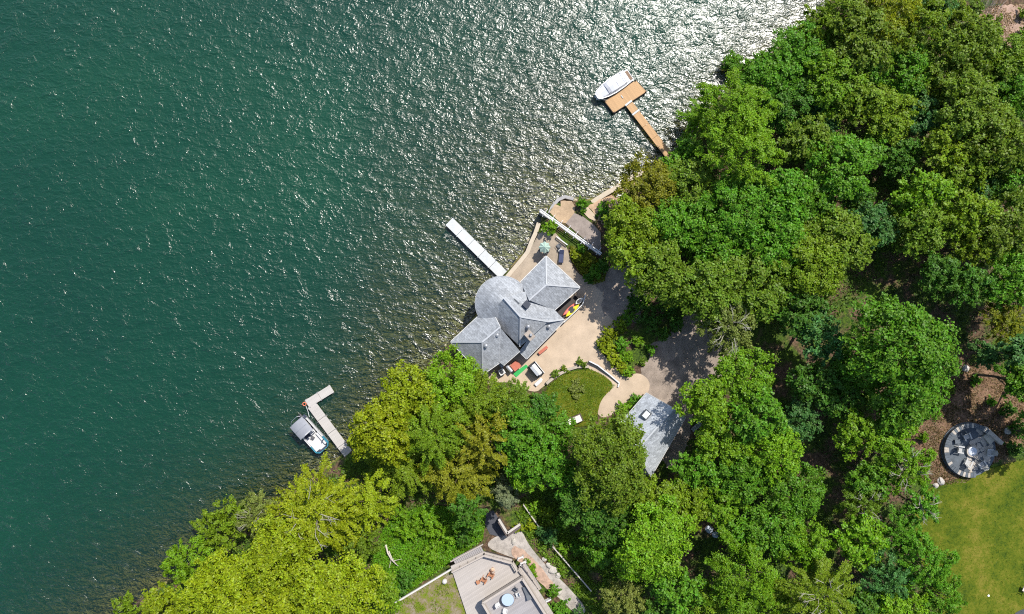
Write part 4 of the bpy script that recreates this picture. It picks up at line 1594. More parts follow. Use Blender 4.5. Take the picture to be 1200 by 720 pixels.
def yard_things():
    white = simple('white_painted_wood', (.55, .55, .54), .55, .06)
    dark = simple('black_plastic', (.03, .032, .038), .5, .15)
    grey = simple('grey_metal', (.38, .40, .43), .45, .12, metal=.4)
    red = simple('terracotta_cover', (.42, .13, .085), .75, .15)
    # kayak store: dark deck with a white rail, two kayaks
    z = 1.75
    r = thing('kayak_rack', 'white railed timber enclosure holding the kayaks by the house corner', 'enclosure', (*W(670, 362, z), z))
    MB().prism([W(*q, z) for q in ((651, 364), (673, 345), (684, 353), (661, 374))], z - .2, z + .05).build('floor', simple('dark_boards', (.05, .042, .038), .8), r)
    fp = [W3(660, 378, z), W3(682, 357, z), W3(685.5, 345.5, z)]
    mb = MB()
    for i in range(2):
        mb.beam(Vector(fp[i]) + Vector((0, 0, .5)), Vector(fp[i + 1]) + Vector((0, 0, .5)), .12, .95)
    mb.build('fence_panel', white, r, bevel=.02)
    mb = MB()
    mb.beam(W3(674, 346, z + .4), W3(683, 354, z + .4), .1, .7)
    mb.build('end_panel', simple('dark_rail', (.07, .06, .055), .8), r)

    def kayak(px, py, px2, py2, zz, m, label, hole):
        a, b = Vector(W(px, py, zz)), Vector(W(px2, py2, zz))
        c = (a + b) / 2
        L = (b - a).length
        k = thing('kayak', label, 'kayak', (c.x, c.y, zz), 0, 'kayaks beside the house')
        secs = []
        for i in range(9):
            t = -1 + i / 4
            w = .34 * max(.04, 1 - abs(t) ** 2.4)
            zc = .10 * t * t
            secs.append([(t * L / 2, w * math.cos(q), zc + .17 + .16 * math.sin(q)) for q in np.linspace(0, 2 * math.pi, 12, endpoint=False)])
        h = loft(MB(), secs).build('hull', m, None, smooth=True)
        ck = MB().lathe([(.30, .30), (.30, .355), (.24, .36)], 0, 0, 14).build('cockpit', dark, None)
        ck.scale = (1.5, .75, 1)
        for o in (h, ck):
            o.parent = k
        if hole:
            pass
        k.rotation_euler = (0, 0, math.atan2(b.y - a.y, b.x - a.x))
    kayak(659, 370, 678.5, 353.5, z + .1, simple('coral_kayak', (.62, .17, .14), .35, .1, spec=.5), 'coral red kayak lying closest to the grey roof', True)
    kayak(662.5, 371.5, 678.5, 357, z + .15, simple('yellow_kayak', (.72, .66, .03), .35, .08, spec=.5), 'yellow kayak with black cockpit beside the white rail', True)
    kayak(674, 356.5, 683, 349.5, z + .55, white, 'short white kayak hull end at the outer corner of the rail', False)

    # air conditioner, bins, mat near the south wing
    zc = 1.65
    x, y = W(588, 435.5, zc)
    r = thing('air_conditioner', 'white square outdoor unit with a dark round fan beside the south wing', 'air conditioner', (x, y, zc))
    MB().box((x, y, zc + .42), (.86, .86, .84), .55).build('casing', white, r, bevel=.05)
    MB().lathe([(.29, zc + .84), (.29, zc + .86), (.05, zc + .87)], x, y, 18).build('fan', dark, r)
    x, y = W(586.5, 427.5, zc)
    r = thing('bench', 'small grey slatted bench against the south wing wall', 'bench', (x, y, zc))
    MB().box((x, y, zc + .42), (.9, .34, .06), -.75).build('seat', grey, r)
    MB().box((x + .15, y + .15, zc + .7), (.9, .06, .4), -.75).build('backrest', grey, r)
    for s in (-.35, .35):
        MB().box((x + s * .73, y - s * .68, zc + .2), (.06, .3, .4), -.75).build('leg', grey, r)
    x, y = W(604.3, 428.3, zc)
    r = thing('storage_box', 'terracotta red square box under the eave beside the green mat', 'box', (x, y, zc))
    MB().box((x, y, zc + .40), (1.15, 1.05, .8), .70).build('body', red, r, bevel=.04)
    MB().box((x, y, zc + .84), (1.25, 1.12, .08), .70).build('lid', red, r, bevel=.03)
    x, y = W(597.2, 432.2, zc)
    r = thing('grill', 'silver covered barbecue grill between the red box and the outdoor unit', 'barbecue', (x, y, zc))
    MB().box((x, y, zc + .40), (.95, .5, .8), -.88).build('cabinet', dark, r, bevel=.02)
    mb = MB()
    loft(mb, [[(sx, .28 * math.cos(q), .32 * math.sin(q)) for q in np.linspace(0, math.pi, 8)] for sx in (-.46, .46)])
    o = mb.build('hood', simple('silver_steel', (.62, .63, .65), .3, .08, metal=.7), None, smooth=False)
    o.parent = r
    o.location = (0, 0, .82)
    o.rotation_euler = (0, 0, -.88)
    MB().box((x - .3, y + .36, zc + .80), (.4, .4, .05), -.88).build('side_shelf', grey, r)
    mp = [W(*q, zc) for q in ((601.3, 438), (616.4, 427.3), (618.8, 429.8), (605, 442.3))]
    o = MB().prism(mp, zc - .05, zc + .03).build('green_mat', simple('green_turf_mat', (.035, .34, .085), .9, .12), None, origin=(*W(610, 434), zc))
    tag(o, 'bright green turf mat on the sand beside the red box', 'mat')
    r = thing('timber_bench', 'long low reddish bench against the yard side wall of the lake house', 'bench', (*W(637, 409, zc), zc))
    mb = MB()
    mb.beam(W3(631.5, 414.5, zc + .45), W3(641.5, 406.5, zc + .45), .42, .07)
    mb.build('seat', red, r)
    for t in (.12, .88):
        q = lerp2((631.5, 414.5), (641.5, 406.5), t)
        MB().box((*W(*q, zc), zc + .2), (.1, .36, .42), ang((631.5, 414.5), (641.5, 406.5))).build('leg', dark, r)
    # small cart
    x, y = W(628.5, 433.5, zc + .6)
    rz = ang((623, 427.5), (634, 441))
    r = thing('golf_cart', 'small dark cart with a silver roof parked on the sand yard', 'cart', (x, y, zc), rz)
    bl = []
    bl.append(MB().box((0, 0, .42), (2.25, 1.15, .22)).build('body', dark, None, bevel=.05))
    bl.append(MB().box((-.55, 0, .70), (.55, 1.1, .4)).build('seat', simple('grey_seat', (.2, .2, .22), .6), None, bevel=.05))
    bl.append(MB().box((.72, 0, .66), (.7, 1.1, .32)).build('bonnet', dark, None, bevel=.08))
    bl.append(MB().box((-.1, .16, 1.78), (1.75, .52, .07)).build('roof', white, None, bevel=.03))
    bl.append(MB().box((-.1, -.30, 1.76), (1.6, .36, .05)).build('roof_panel', grey, None, bevel=.02))
    bl.append(MB().box((-.0, .62, .95), (2.1, .10, .5)).build('side_board', white, None, bevel=.02))
    mb = MB()
    for sx in (-.85, .65):
        for sy in (-.48, .42):
            mb.tube([(sx, sy, .5), (sx, sy, 1.76)], .025, 6)
    bl.append(mb.build('roof_post', grey, None))
    for sx in (-.75, .75):
        for sy in (-.55, .55):
            w = MB().lathe([(.08, -.09), (.22, -.09), (.23, 0), (.22, .09), (.08, .09)], 0, 0, 14).build('wheel', dark, None)
            w.location = (sx, sy, .23)
            w.rotation_euler = (math.pi / 2, 0, 0)
            bl.append(w)
    for o in bl:
        o.parent = r
    # white step and rail by the lawn
    x, y, zz = WT(630.5, 448.5)
    r = thing('white_step', 'white block step where the sand yard meets the lawn corner', 'step', (x, y, zz))
    MB().box((x, y, zz + .16), (1.1, .5, .36), .75).box((x + .25, y + .3, zz + .1), (.8, .4, .24), .75).build('block', white, r, bevel=.03)
    rz = ang((664, 495), (681, 487.5))
    x, y, zz = WT(672.5, 492)
    r = thing('planting_table', 'brown edged garden table with a white top at the lower end of the lawn', 'table', (x, y, zz), rz)
    a = [MB().box((0, 0, .78), (2.2, .95, .06)).build('table_top', simple('whitewashed_top', (.62, .58, .53), .7, .1), None)]
    mb = MB()
    mb.box((0, .56, .8), (2.4, .12, .22)).box((1.15, 0, .8), (.12, 1.0, .22)).box((0, -.52, .7), (2.3, .06, .12))
    a.append(mb.build('edge_board', simple('dark_brown_board', (.09, .06, .05), .8, .2), None))
    for sx in (-1, 1):
        for sy in (-.4, .4):
            a.append(MB().box((sx, sy, .36), (.1, .1, .76)).build('leg', dark, None))
    for o in a:
        o.parent = r
    # grey bench / table by the garage under the trees
    x, y, zz = WT(815.5, 500)
    r = thing('garden_bench', 'weathered grey bench half under the trees right of the garage', 'bench', (x, y, zz), ang((811, 505), (821, 496)))
    a = []
    mb = MB()
    for i in range(4):
        mb.box((0, -.2 + .15 * i, .45), (1.7, .12, .05))
    a.append(mb.build('seat', grey, None))
    mb = MB()
    for i in range(3):
        mb.box((0, .38, .6 + .15 * i), (1.7, .05, .11))
    a.append(mb.build('backrest', grey, None))
    for s in (-.75, .75):
        a.append(MB().box((s, .05, .22), (.08, .6, .44)).build('leg', dark, None))
    for o in a:
        o.parent = r


def walls_and_fences():
    white = simple('white_fence_paint', (.55, .56, .57), .55, .06)
    rail_w = simple('pale_rail_timber', (.42, .385, .345), .7, .1)
    stone = simple('wall_stone', (.36, .31, .25), .9, .3, 2.2, 8, bump=.5)
    pale = simple('seawall_concrete', (.44, .375, .29), .85, .15, 1.5, 9)
    conc = simple('grey_concrete', (.30, .29, .285), .85, .2, 1.2, 9)
    # sea wall
    pts = [WT(*q)[:2] for q in ((594, 325), (603, 314.5), (611, 305), (618, 296), (622, 286), (627, 275), (631, 263))]
    pl = offset_line(pts, .62)
    o = MB().prism(pl, -1.4, 1.55).build('seawall', pale, None, bevel=.05, origin=(*pts[3], 0))
    tag(o, 'pale curved seawall edging the terrace between the white dock and the long fence', 'seawall')
    pts = [WT(*q)[:2] for q in ((644, 250), (647, 243), (653, 236.5), (661, 233), (671, 235.5))]
    o = MB().prism(offset_line(pts, .5), -1.2, 1.75).build('seawall', conc, None, bevel=.05, origin=(*pts[2], 0))
    tag(o, 'grey curved seawall round the tan slab above the fence', 'seawall')
    pts = [WT(*q)[:2] for q in ((694, 237), (708, 229), (722, 221), (737, 211), (752, 203))]
    o = MB().prism(offset_line(pts, .7), -1.2, 1.3).build('seawall', pale, None, bevel=.05, origin=(*pts[2], 0))
    tag(o, 'straight pale seawall running under the trees towards the orange timber dock', 'seawall')
    # long white fence on its retaining wall
    z = 2.1
    r = thing('long_fence', 'long white post and rail fence on the wall between terrace and boat ramp', 'fence', (*W(668, 273), 1.0))
    a, b = Vector(W3(632.5, 247.5, z)), Vector(W3(703.5, 298.5, z))
    mb = MB()
    mb.beam(a - Vector((0, 0, 1.2)), b - Vector((0, 0, 1.2)), .34, 2.4)
    mb.build('retaining_wall', conc, r)
    mb = MB()
    d = (b - a).normalized()
    nn = Vector((-d.y, d.x, 0))
    for zz, s in ((1.02, .13), (1.02, -.13)):
        mb.beam(a + Vector((0, 0, zz)) + nn * s, b + Vector((0, 0, zz)) + nn * s, .13, .06)
    mb.beam(a + Vector((0, 0, .5)), b + Vector((0, 0, .5)), .06, .1)
    mb.build('rail', white, r)
    n = 8
    for i in range(n):
        p = a + (b - a) * ((i + .6) / n)
        q = MB()
        q.box((p.x, p.y, p.z + .52), (.12, .12, 1.04), 0)
        q.beam(p + nn * .75 + Vector((0, 0, .93)), p - nn * .55 + Vector((0, 0, .93)), .06, .05)
        q.build('post', white, r)
    # short rail at the terrace corner
    zt = WT(656, 285)[2] + .08
    r = thing('low_rail', 'short white low rail on the terrace below the long fence', 'rail', (*W(658, 285), zt))
    rail(r, [W3(652, 278, zt), W3(664.5, 287.5, zt)], white, .5, 1.0)
    # wall and rail round the house lawn
    pts = [WT(*q)[:2] for q in ((640, 449.5), (648, 443), (657, 437.5), (666, 433), (676, 430), (690, 429.5))]
    o = MB().prism(offset_line(pts, .42), 1.2, 2.35).build('garden_wall', stone, None, bevel=.05, origin=(*pts[2], 1.2))
    tag(o, 'low curved stone wall along the upper edge of the small lawn', 'wall')
    zz = 2.2
    r = thing('garden_fence', 'low white topped fence between the small lawn and the path to the garage', 'fence', (*W(710, 436), 1.8))
    ps = [W3(690, 423, zz), W3(700, 428, zz), (W3(714, 439, zz)), W3(725, 448.5, zz), W3(723.5, 453, zz)]
    mb = MB()
    for i in range(4):
        mb.beam(Vector(ps[i]) + Vector((0, 0, .1)), Vector(ps[i + 1]) + Vector((0, 0, .1)), .10, .9)
    mb.build('board_panel', simple('brown_fence_boards', (.16, .12, .09), .8, .2), r)
    mb = MB()
    for i in range(4):
        mb.beam(Vector(ps[i]) + Vector((0, 0, .62)), Vector(ps[i + 1]) + Vector((0, 0, .62)), .17, .09)
    mb.build('cap_rail', white, r)
    # lower garden: L wall with its shadow put into a dark colour, two long rails
    z = 4.0
    ps = [(584.5, 608.5), (594.5, 625), (609.5, 614.5)]
    r = thing('corner_wall', 'L shaped pale topped wall with shade painted on its inner face by the stone path', 'wall', (*W(594, 622), 2))
    mb = MB()
    for i in range(2):
        mb.beam(W3(*ps[i], z - .8), W3(*ps[i + 1], z - .8), .26, 2.6)
    mb.build('wall', simple('shade_toned_timber', (.10, .08, .07), .85, .2), r)
    mb = MB()
    for i in range(2):
        mb.beam(W3(*ps[i], z + .54), W3(*ps[i + 1], z + .54), .32, .1)
    mb.build('coping', rail_w, r)
    for p, q, lb in (((613.5, 590), (631.5, 615.5), 'upper pale timber handrail at the edge of the stone path near the grey spruce'),
                     ((647.5, 638.5), (692, 690), 'long lower pale timber handrail down the garden slope right of the stone path')):
        A, B = WT(*p), WT(*q)
        r = thing('handrail', lb, 'handrail', A)
        rail(r, [A, B], rail_w, .9, 2.0, thick=.075)
    r = thing('cross_rail', 'short white rail from the upper deck corner to the green bush', 'rail', WT(637, 703))
    A, B = WT(633, 706), WT(645, 699.5)
    rail(r, [A, B], white, .9, 1.2, thick=.10)


def fire_pit():
    blue = simple('bluestone', (.085, .10, .115), .85, .4, 1.2, 7)
    wst = simple('pale_wall_stone', (.38, .34, .29), .9, .3, 3, 9)
    gw = simple('silvered_teak', (.40, .395, .38), .7, .15)
    steel = simple('fire_bowl_steel', (.55, .57, .60), .35, .12, metal=.4)
    dark = simple('charred_metal', (.04, .04, .045), .6)
    z = WT(1134, 527)[2] + .1
    cx, cy = W(1134.5, 527, z)
    Rm = 32 * K * (H - z) / H
    mb = MB().lathe([(Rm, z - .5), (Rm, z + .05), (0.02, z + .051)], cx, cy, 48, cap=False)
    o = mb.build('round_patio', blue, None, origin=(cx, cy, z))
    o['kind'] = 'structure'
    # flagstones of the sitting area, pale to the east in place of sunlight there
    st = MB()
    rr = np.random.default_rng(5)
    for i in range(60):
        a = rr.uniform(-1.5, 1.1)
        q = Rm * math.sqrt(rr.uniform(.08, .72))
        x, y = cx + q * math.cos(a), cy + q * math.sin(a)
        s = rr.uniform(.22, .5)
        k = [(x + s * rr.uniform(.7, 1.1) * math.cos(t + .3), y + s * rr.uniform(.7, 1.1) * math.sin(t + .3)) for t in np.linspace(0, 2 * math.pi, 6, endpoint=False)]
        st.prism(k, z + .03, z + .07 + .001 * i)
    o = st.build('flagstones', wst, None, origin=(cx, cy, z))
    o['kind'] = 'structure'
    # circular sitting wall of separate capstones
    r = thing('stone_wall', 'low circular stone wall enclosing the fire pit', 'wall', (cx, cy, z))
    mb, cap, cap2 = MB(), MB(), MB()
    n = 40
    for i in range(n):
        a0 = math.radians(42 + i * (238 / n))
        a1 = math.radians(42 + (i + .94) * (238 / n))
        for (r0, r1, z0, z1, tg) in ((Rm * .84, Rm * .97, z + .05, z + .62, mb), (Rm * .82, Rm * .99, z + .62, z + .70 + .03 * rr.random(), cap if rr.random() < .75 else cap2)):
            k = [(cx + r0 * math.cos(a0), cy + r0 * math.sin(a0)), (cx + r1 * math.cos(a0), cy + r1 * math.sin(a0)),
                 (cx + r1 * math.cos(a1), cy + r1 * math.sin(a1)), (cx + r0 * math.cos(a1), cy + r0 * math.sin(a1))]
            tg.prism(k, z0, z1)
    mb.build('wall_base', blue, r)
    cap.build('capstones', blue, r, bevel=.03)
    cap2.build('pale_capstones', wst, r, bevel=.03)
    r = thing('stone_wall', 'short straight pale stone wall and hearth at the right of the fire pit', 'wall', (*W(1162, 512, z), z))
    mb = MB()
    for i in range(9):
        p = lerp2((1151, 501), (1171, 519), (i + .5) / 9)
        mb.box((*W(*p, z), z + .35), (.42, .55, .68 + .05 * rr.random()), ang((1151, 501), (1171, 519)) + rr.normal() * .05)
    mb.build('wall_base', wst, r, bevel=.04)
    bp = [W(*q, z) for q in ((1150, 511), (1157, 505), (1165, 514), (1158, 521))]
    MB().prism(bp, z + .05, z + .4).build('hearth_slab', simple('hearth_stone', (.42, .38, .31), .9, .15), r, bevel=.03)
    x, y = W(1137.5, 528.5, z)
    r = thing('fire_bowl', 'round silver fire bowl in the middle of the stone circle', 'fire pit', (x, y, z))
    MB().lathe([(.80, z + .05), (.80, z + .42), (.62, z + .42), (.60, z + .36)], x, y, 28, cap=False).build('stone_ring', wst, r)
    MB().lathe([(.60, z + .06), (.60, z + .40), (.50, z + .43), (.25, z + .36), (.02, z + .34)], x, y, 28).build('bowl', steel, r)
    g = 'grey chairs round the fire bowl'
    c = adirondack(gw)
    first = True
    for px, py, lb in ((1130, 511, 'grey chair above the fire bowl, closest to the top of the circle'),
                       (1122, 526, 'grey chair straight left of the fire bowl'),
                       (1131.5, 541.5, 'grey chair below and left of the fire bowl'),
                       (1148, 544, 'grey chair below and right of the fire bowl'),
                       (1157, 529.5, 'grey chair straight right of the fire bowl')):
        o = c if first else dup(c, (0, 0, 0))
        first = False
        o.location = (*W(px, py, z), z + .06)
        o.rotation_euler = (0, 0, ang((px, py), (1137.5, 528.5)) - math.pi / 2)
        o.scale = (1.15, 1.15, 1.15)
        o['label'] = lb
        o['group'] = g
    x, y = W(1120, 517, z)
    t = thing('side_table', 'low dark square table at the upper left inside the stone circle', 'side table', (x, y, z))
    MB().box((x, y, z + .42), (.75, .55, .05), .1).build('table_top', blue, t)
    for sx in (-.3, .3):
        MB().box((x + sx, y, z + .22), (.05, .4, .36), .1).build('leg', dark, t)


def odds():
    rr = np.random.default_rng(9)
    stone = simple('boulder_stone', (.40, .37, .33), .9, .3, 1.6, 7, bump=.5)
    wood = simple('dead_wood', (.46, .42, .36), .85, .25, 2, 12)

    def boulder(px, py, s, label, dz=0.0, m=stone, grp='boulders on the ground'):
        x, y, z = WT(px, py)
        z = max(z, -.25)
        bm = bmesh.new()
        bmesh.ops.create_icosphere(bm, subdivisions=2, radius=1)
        sx, sy, sz = s * rr.uniform(.8, 1.2), s * rr.uniform(.7, 1), s * rr.uniform(.5, .7)
        for v in bm.verts:
            v.co *= 1 + rr.normal() * .09
            v.co.x *= sx
            v.co.y *= sy
            v.co.z *= sz
        me = bpy.data.meshes.new('boulder')
        bm.to_mesh(me)
        bm.free()
        me.materials.append(m)
        o = bpy.data.objects.new('boulder', me)
        COL.objects.link(o)
        o.location = (x, y, z + sz * .25 + dz)
        o.rotation_euler = (0, 0, rr.uniform(0, 6))
        tag(o, label, 'boulder', grp)
    boulder(602, 634, .45, 'pale stone beside the gate frame of the lower deck')
    boulder(643, 662, .55, 'pale boulder in the middle of the row right of the pink gravel')
    boulder(648, 668, .6, 'largest pale boulder of the row right of the pink gravel')
    boulder(654, 674, .5, 'pale boulder at the lower end of the row along the lower handrail')
    boulder(638, 655, .4, 'small pale boulder at the top of the row along the pink gravel')
    boulder(655, 693, .5, 'pale stone at the foot of the pink gravel')
    boulder(1102, 564, .6, 'pale flat stone between the fire pit and the grass, inner of two')
    boulder(1096, 569, .45, 'pale flat stone by the grass edge, outer of two')
    boulder(831, 620, .7, 'upper bluish stone in the dark gap between trees', m=simple('bluish_stone', (.34, .38, .44), .8, .2))
    boulder(838, 626, .6, 'lower bluish stone in the dark gap between trees', m=simple('blue_grey_stone', (.36, .40, .46), .8, .2))
    boulder(726, 228, .7, 'white sunlit rock on the bank under the seawall trees', m=simple('white_rock', (.6, .56, .5), .9, .2))
    boulder(721, 241, .8, 'brown sunlit rock on the bank beside the round bush', m=simple('brown_rock', (.42, .29, .19), .9, .25))
    boulder(1131, 432, .6, 'tan rock in the sunlit spot above the leaf litter clearing')
    boulder(1180, 505, .55, 'grey stone at the outer end of the fire pit wall')

    def log(pts, rad, label, name='fallen_trunk', cat='fallen trunk'):
        p3 = [(lambda q: (q[0], q[1], q[2] + rad + h))(WT(px, py)) for px, py, h in pts]
        mb = MB().tube(p3, [rad * (1 - .6 * i / (len(p3) - 1)) for i in range(len(p3))], 7)
        a, b = Vector(p3[1]), Vector(p3[-1])
        for _ in range(3):
            s = a.lerp(b, rr.uniform(.1, .8))
            mb.tube([tuple(s), tuple(s + Vector((rr.normal() * .6, rr.normal() * .6, .3)))], [rad * .4, .02], 5)
        tag(mb.build(name, wood, None, origin=p3[0]), label, cat)
    log([(453, 637, .5), (456, 646, .8), (460, 653, .8), (465, 659, .5)], .14, 'pale bare fallen trunk lying on the bright undergrowth')
    log([(457, 643, .9), (462, 655, .9), (467, 661, .6)], .10, 'thinner second pale trunk against the fallen one in the undergrowth')
    # dry stalks on the bare slope
    mb = MB()
    for i in range(46):
        x, y, z = WT(rr.uniform(1142, 1172), rr.uniform(2, 20))
        d = Vector((rr.normal() * .35, .5 + rr.random(), rr.uniform(.5, 1.4)))
        mb.tube([(x, y, z), tuple(Vector((x, y, z)) + d)], [.035, .012], 4)
    tag(mb.build('dry_brush', simple('dry_stalks', (.52, .42, .34), .9, .2), None, origin=WT(1157, 11)), 'clump of dry upright stalks on the bare slope under the dark road', 'dry brush')
    # garden stool, corner of the lawn
    x, y, z = WT(1198, 689)
    c = garden_chair(simple('pale_chair_cloth', (.55, .47, .40), .8, .1), simple('dark_chair_frame', (.05, .045, .04), .6))
    c.location = (x, y, z)
    c.rotation_euler = (0, 0, 1.2)
    c.scale = (1.3, 1.3, 1.3)
    c['label'] = 'tan garden chair on the grass at the right edge of the photo'
    x, y, z = WT(1158, 698)
    o = MB().lathe([(.14, z), (.16, z + .1), (.06, z + .14)], x, y, 12).build('lawn_cap', simple('white_cap', (.7, .7, .66), .5), None, origin=(x, y, z))  # plain white cap low in the grass, not a lamp
    tag(o, 'small white round cap set in the yellow grass', 'lawn cap')


# ------------------------------------------------------------------ planting
def shrubs():
    g = 'yellow green shrubs of the island bed'
    for px, py, r, c, lb in (
            (706, 402, 8, 'Y', 'yellow green shrub at the left tip of the island bed on the sand yard'),
            (714, 391, 10, 'Y', 'large yellow green shrub at the upper left of the island bed'),
            (725, 381, 9, 'M', 'green shrub at the shaded top of the island bed'),
            (712, 409, 9, 'Y', 'yellow green shrub on the lower left edge of the island bed'),
            (719, 420, 9, 'Y', 'yellow shrub at the middle of the curved lower edge of the island bed'),
            (727, 430, 8, 'Y', 'yellow shrub in the lower part of the island bed near the fence end'),
            (735, 436, 7, 'L', 'small lime shrub at the bottom tip of the island bed'),
            (733, 418, 8, 'L', 'round lime shrub inside the island bed'),
            (746, 400, 7, 'L', 'round green shrub at the right side of the island bed by the gravel'),
            (727, 403, 9, 'G', 'darker green shrub in the middle of the island bed')):
        shrub(px, py, r, c, lb, group=g)
    shrub(645, 268.5, 9.5, 'L', 'round lime green bush on the terrace beside the long fence')
    shrub(681, 239, 7, 'G', 'small round green bush between tan slab and pale slab', .9)
    shrub(683, 248, 4, 'G', 'tiny green bush under the small round bush at the slab corner')
    shrub(707, 247, 9, 'G', 'bright round bush under the big tree at the top of the boat ramp')
    shrub(712, 258, 8, 'D', 'darker lower bush beside the boat ramp under the big tree')
    shrub(697, 320, 9, 'G', 'dark green bush at the lower end of the weedy bed by the shaded drive')
    shrub(706, 312, 9, 'D', 'darkest bush of the weedy bed near the foot of the long fence')
    shrub(689, 326, 7, 'D', 'dark low bush of the weedy bed by the east roof corner')
    shrub(676, 300, 6, 'Y', 'yellow low plant clump at the left side of the weedy bed')
    shrub(685, 309, 6, 'Y', 'yellow low plant clump in the middle of the weedy bed')
    shrub(680, 293, 6, 'G', 'green plant clump of the weedy bed just under the long fence')
    shrub(730, 480, 10, 'L', 'round lime bush at the left wall of the garage')
    shrub(745, 469, 8, 'G', 'green bush at the upper left corner of the garage')
    shrub(736, 474, 6, 'L', 'small lime bush between the two garage bushes')
    shrub(679, 424, 5, 'O', 'olive tuft at the top of the low curved stone wall')
    shrub(651, 438, 5, 'O', 'olive tuft at the left end of the low curved stone wall')
    shrub(660, 432, 4, 'M', 'small green tuft along the low curved stone wall')
    shrub(702, 405, 4, 'G', 'small grassy tuft at the left rim of the island bed', .9)
    for px, py, r, c, lb in ((1084, 484, 7, 'G', 'green bush at the left rim of the leaf litter clearing'),
                             (1079, 512, 6, 'L', 'lime bush under the white branched tree beside the litter'),
                             (1176, 478, 9, 'D', 'dark bush above the straight wall of the fire pit'),
                             (1158, 470, 6, 'G', 'small green bush in the middle of the leaf litter clearing'),
                             (1112, 458, 5, 'O', 'small olive bush in the upper left of the leaf litter clearing'),
                             (1183, 525, 9, 'D', 'dark bush between the fire pit and the grass at the right')):
        shrub(px, py, r, c, lb)
    for px, py, r, c, lb in ((762, 410, 7, 'G', 'low green bush on the left edge of the gravel drive'),
                             (776, 392, 9, 'D', 'dark bush where the gravel drive goes under the trees'),
                             (790, 378, 10, 'D', 'dark bush farthest up the left edge of the gravel drive'),
                             (752, 424, 5, 'O', 'small olive tuft between the island bed and the gravel drive'),
                             (665, 435, 3, 'M', 'tiny tuft at the crest of the low curved stone wall'),
                             (684, 427, 4, 'O', 'olive tuft at the right end of the low curved stone wall')):
        shrub(px, py, r, c, lb)
    for px, py, r, c, lb in ((676, 447, 5, 'P', 'pale flowering plant in the middle of the small lawn'),
                             (672, 455, 6, 'P', 'larger pale flowering plant left of the lawn centre'),
                             (681, 456, 5, 'P', 'pale flowering plant right of the lawn centre'),
                             (675, 465, 5, 'P', 'lowest pale flowering plant of the small lawn')):
        shrub(px, py, r, c, lb, .5, 'pale plants in the small lawn', 'flowering_plant', 'plant')
    # lower garden
    for px, py, r, c, lb in (
            (607, 616, 6, 'Y', 'yellow shrub in the corner of the L shaped wall'),
            (627, 592, 9, 'L', 'lime shrub at the top end of the upper handrail'),
            (641, 600, 9, 'M', 'yellow green shrub right of the upper handrail'),
            (622, 615, 7, 'Y', 'yellowish shrub at the lower end of the upper handrail'),
            (642, 624, 13, 'B', 'round blue green bush overhanging the stone path'),
            (655, 612, 8, 'G', 'green shrub above right of the round blue green bush'),
            (660, 640, 8, 'L', 'lime shrub above the top of the long lower handrail'),
            (676, 640, 9, 'G', 'green shrub on the slope right of the long lower handrail'),
            (690, 655, 9, 'M', 'yellow green shrub far down the slope right of the lower handrail'),
            (675, 662, 7, 'L', 'lime shrub close beside the middle of the lower handrail'),
            (622, 665, 6, 'L', 'narrow lime shrub beside the stair of the timber deck'),
            (618, 657, 4, 'L', 'small lime shrub at the top of the deck stair'),
            (626, 672, 4, 'L', 'small lime shrub at the foot of the deck stair'),
            (648, 690, 8, 'G', 'green shrub between the upper deck corner and the gravel'),
            (657, 711, 14, 'G', 'large round green bush at the short white cross rail'),
            (642, 714, 7, 'L', 'lime shrub right against the upper deck at the bottom edge'),
            (675, 718, 12, 'B', 'blue green bush at the bottom edge right of the large round bush'),
            (479, 673, 11, 'D', 'dark shrub in the undergrowth beside the edge of the moss roof'),
            (472, 690, 9, 'D', 'lower dark shrub at the left corner of the moss roof'),
            (490, 662, 8, 'G', 'green shrub just above the dark shrub by the moss roof'),
            (500, 610, 16, 'L', 'broad bright green bush in the upper left of the undergrowth'),
            (478, 620, 13, 'L', 'broad lime bush left in the undergrowth above the fallen trunk'),
            (520, 625, 14, 'L', 'broad green bush in the middle of the undergrowth'),
            (470, 600, 12, 'L', 'lime bush at the upper left rim of the undergrowth'),
            (545, 625, 12, 'D', 'dark green bush in the shade right of the undergrowth'),
            (556, 618, 9, 'G', 'green bush next to the dark asphalt path'),
            (505, 645, 13, 'L', 'low bright lime bush near the deck boardwalk')):
        shrub(px, py, r, c, lb)
    # forest edge
    for px, py, r, c, lb in (
            (1160, 40, 9, 'G', 'green bush in the middle of the bare slope'),
            (1195, 42, 9, 'L', 'lime bush right of the bare slope at the photo edge'),
            (1196, 18, 7, 'M', 'small yellow green bush at the right edge beside the dark road'),
            (1140, 12, 9, 'O', 'olive bush at the left edge of the dry stalks'),
            (1140, 445, 7, 'G', 'small green bush at the sunlit tan rock'),
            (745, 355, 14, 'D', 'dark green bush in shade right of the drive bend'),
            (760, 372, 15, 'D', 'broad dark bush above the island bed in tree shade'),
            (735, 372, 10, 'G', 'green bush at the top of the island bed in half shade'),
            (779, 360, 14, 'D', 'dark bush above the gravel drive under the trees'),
            (1188, 500, 10, 'D', 'dark bush right of the fire pit circle')):
        shrub(px, py, r, c, lb)


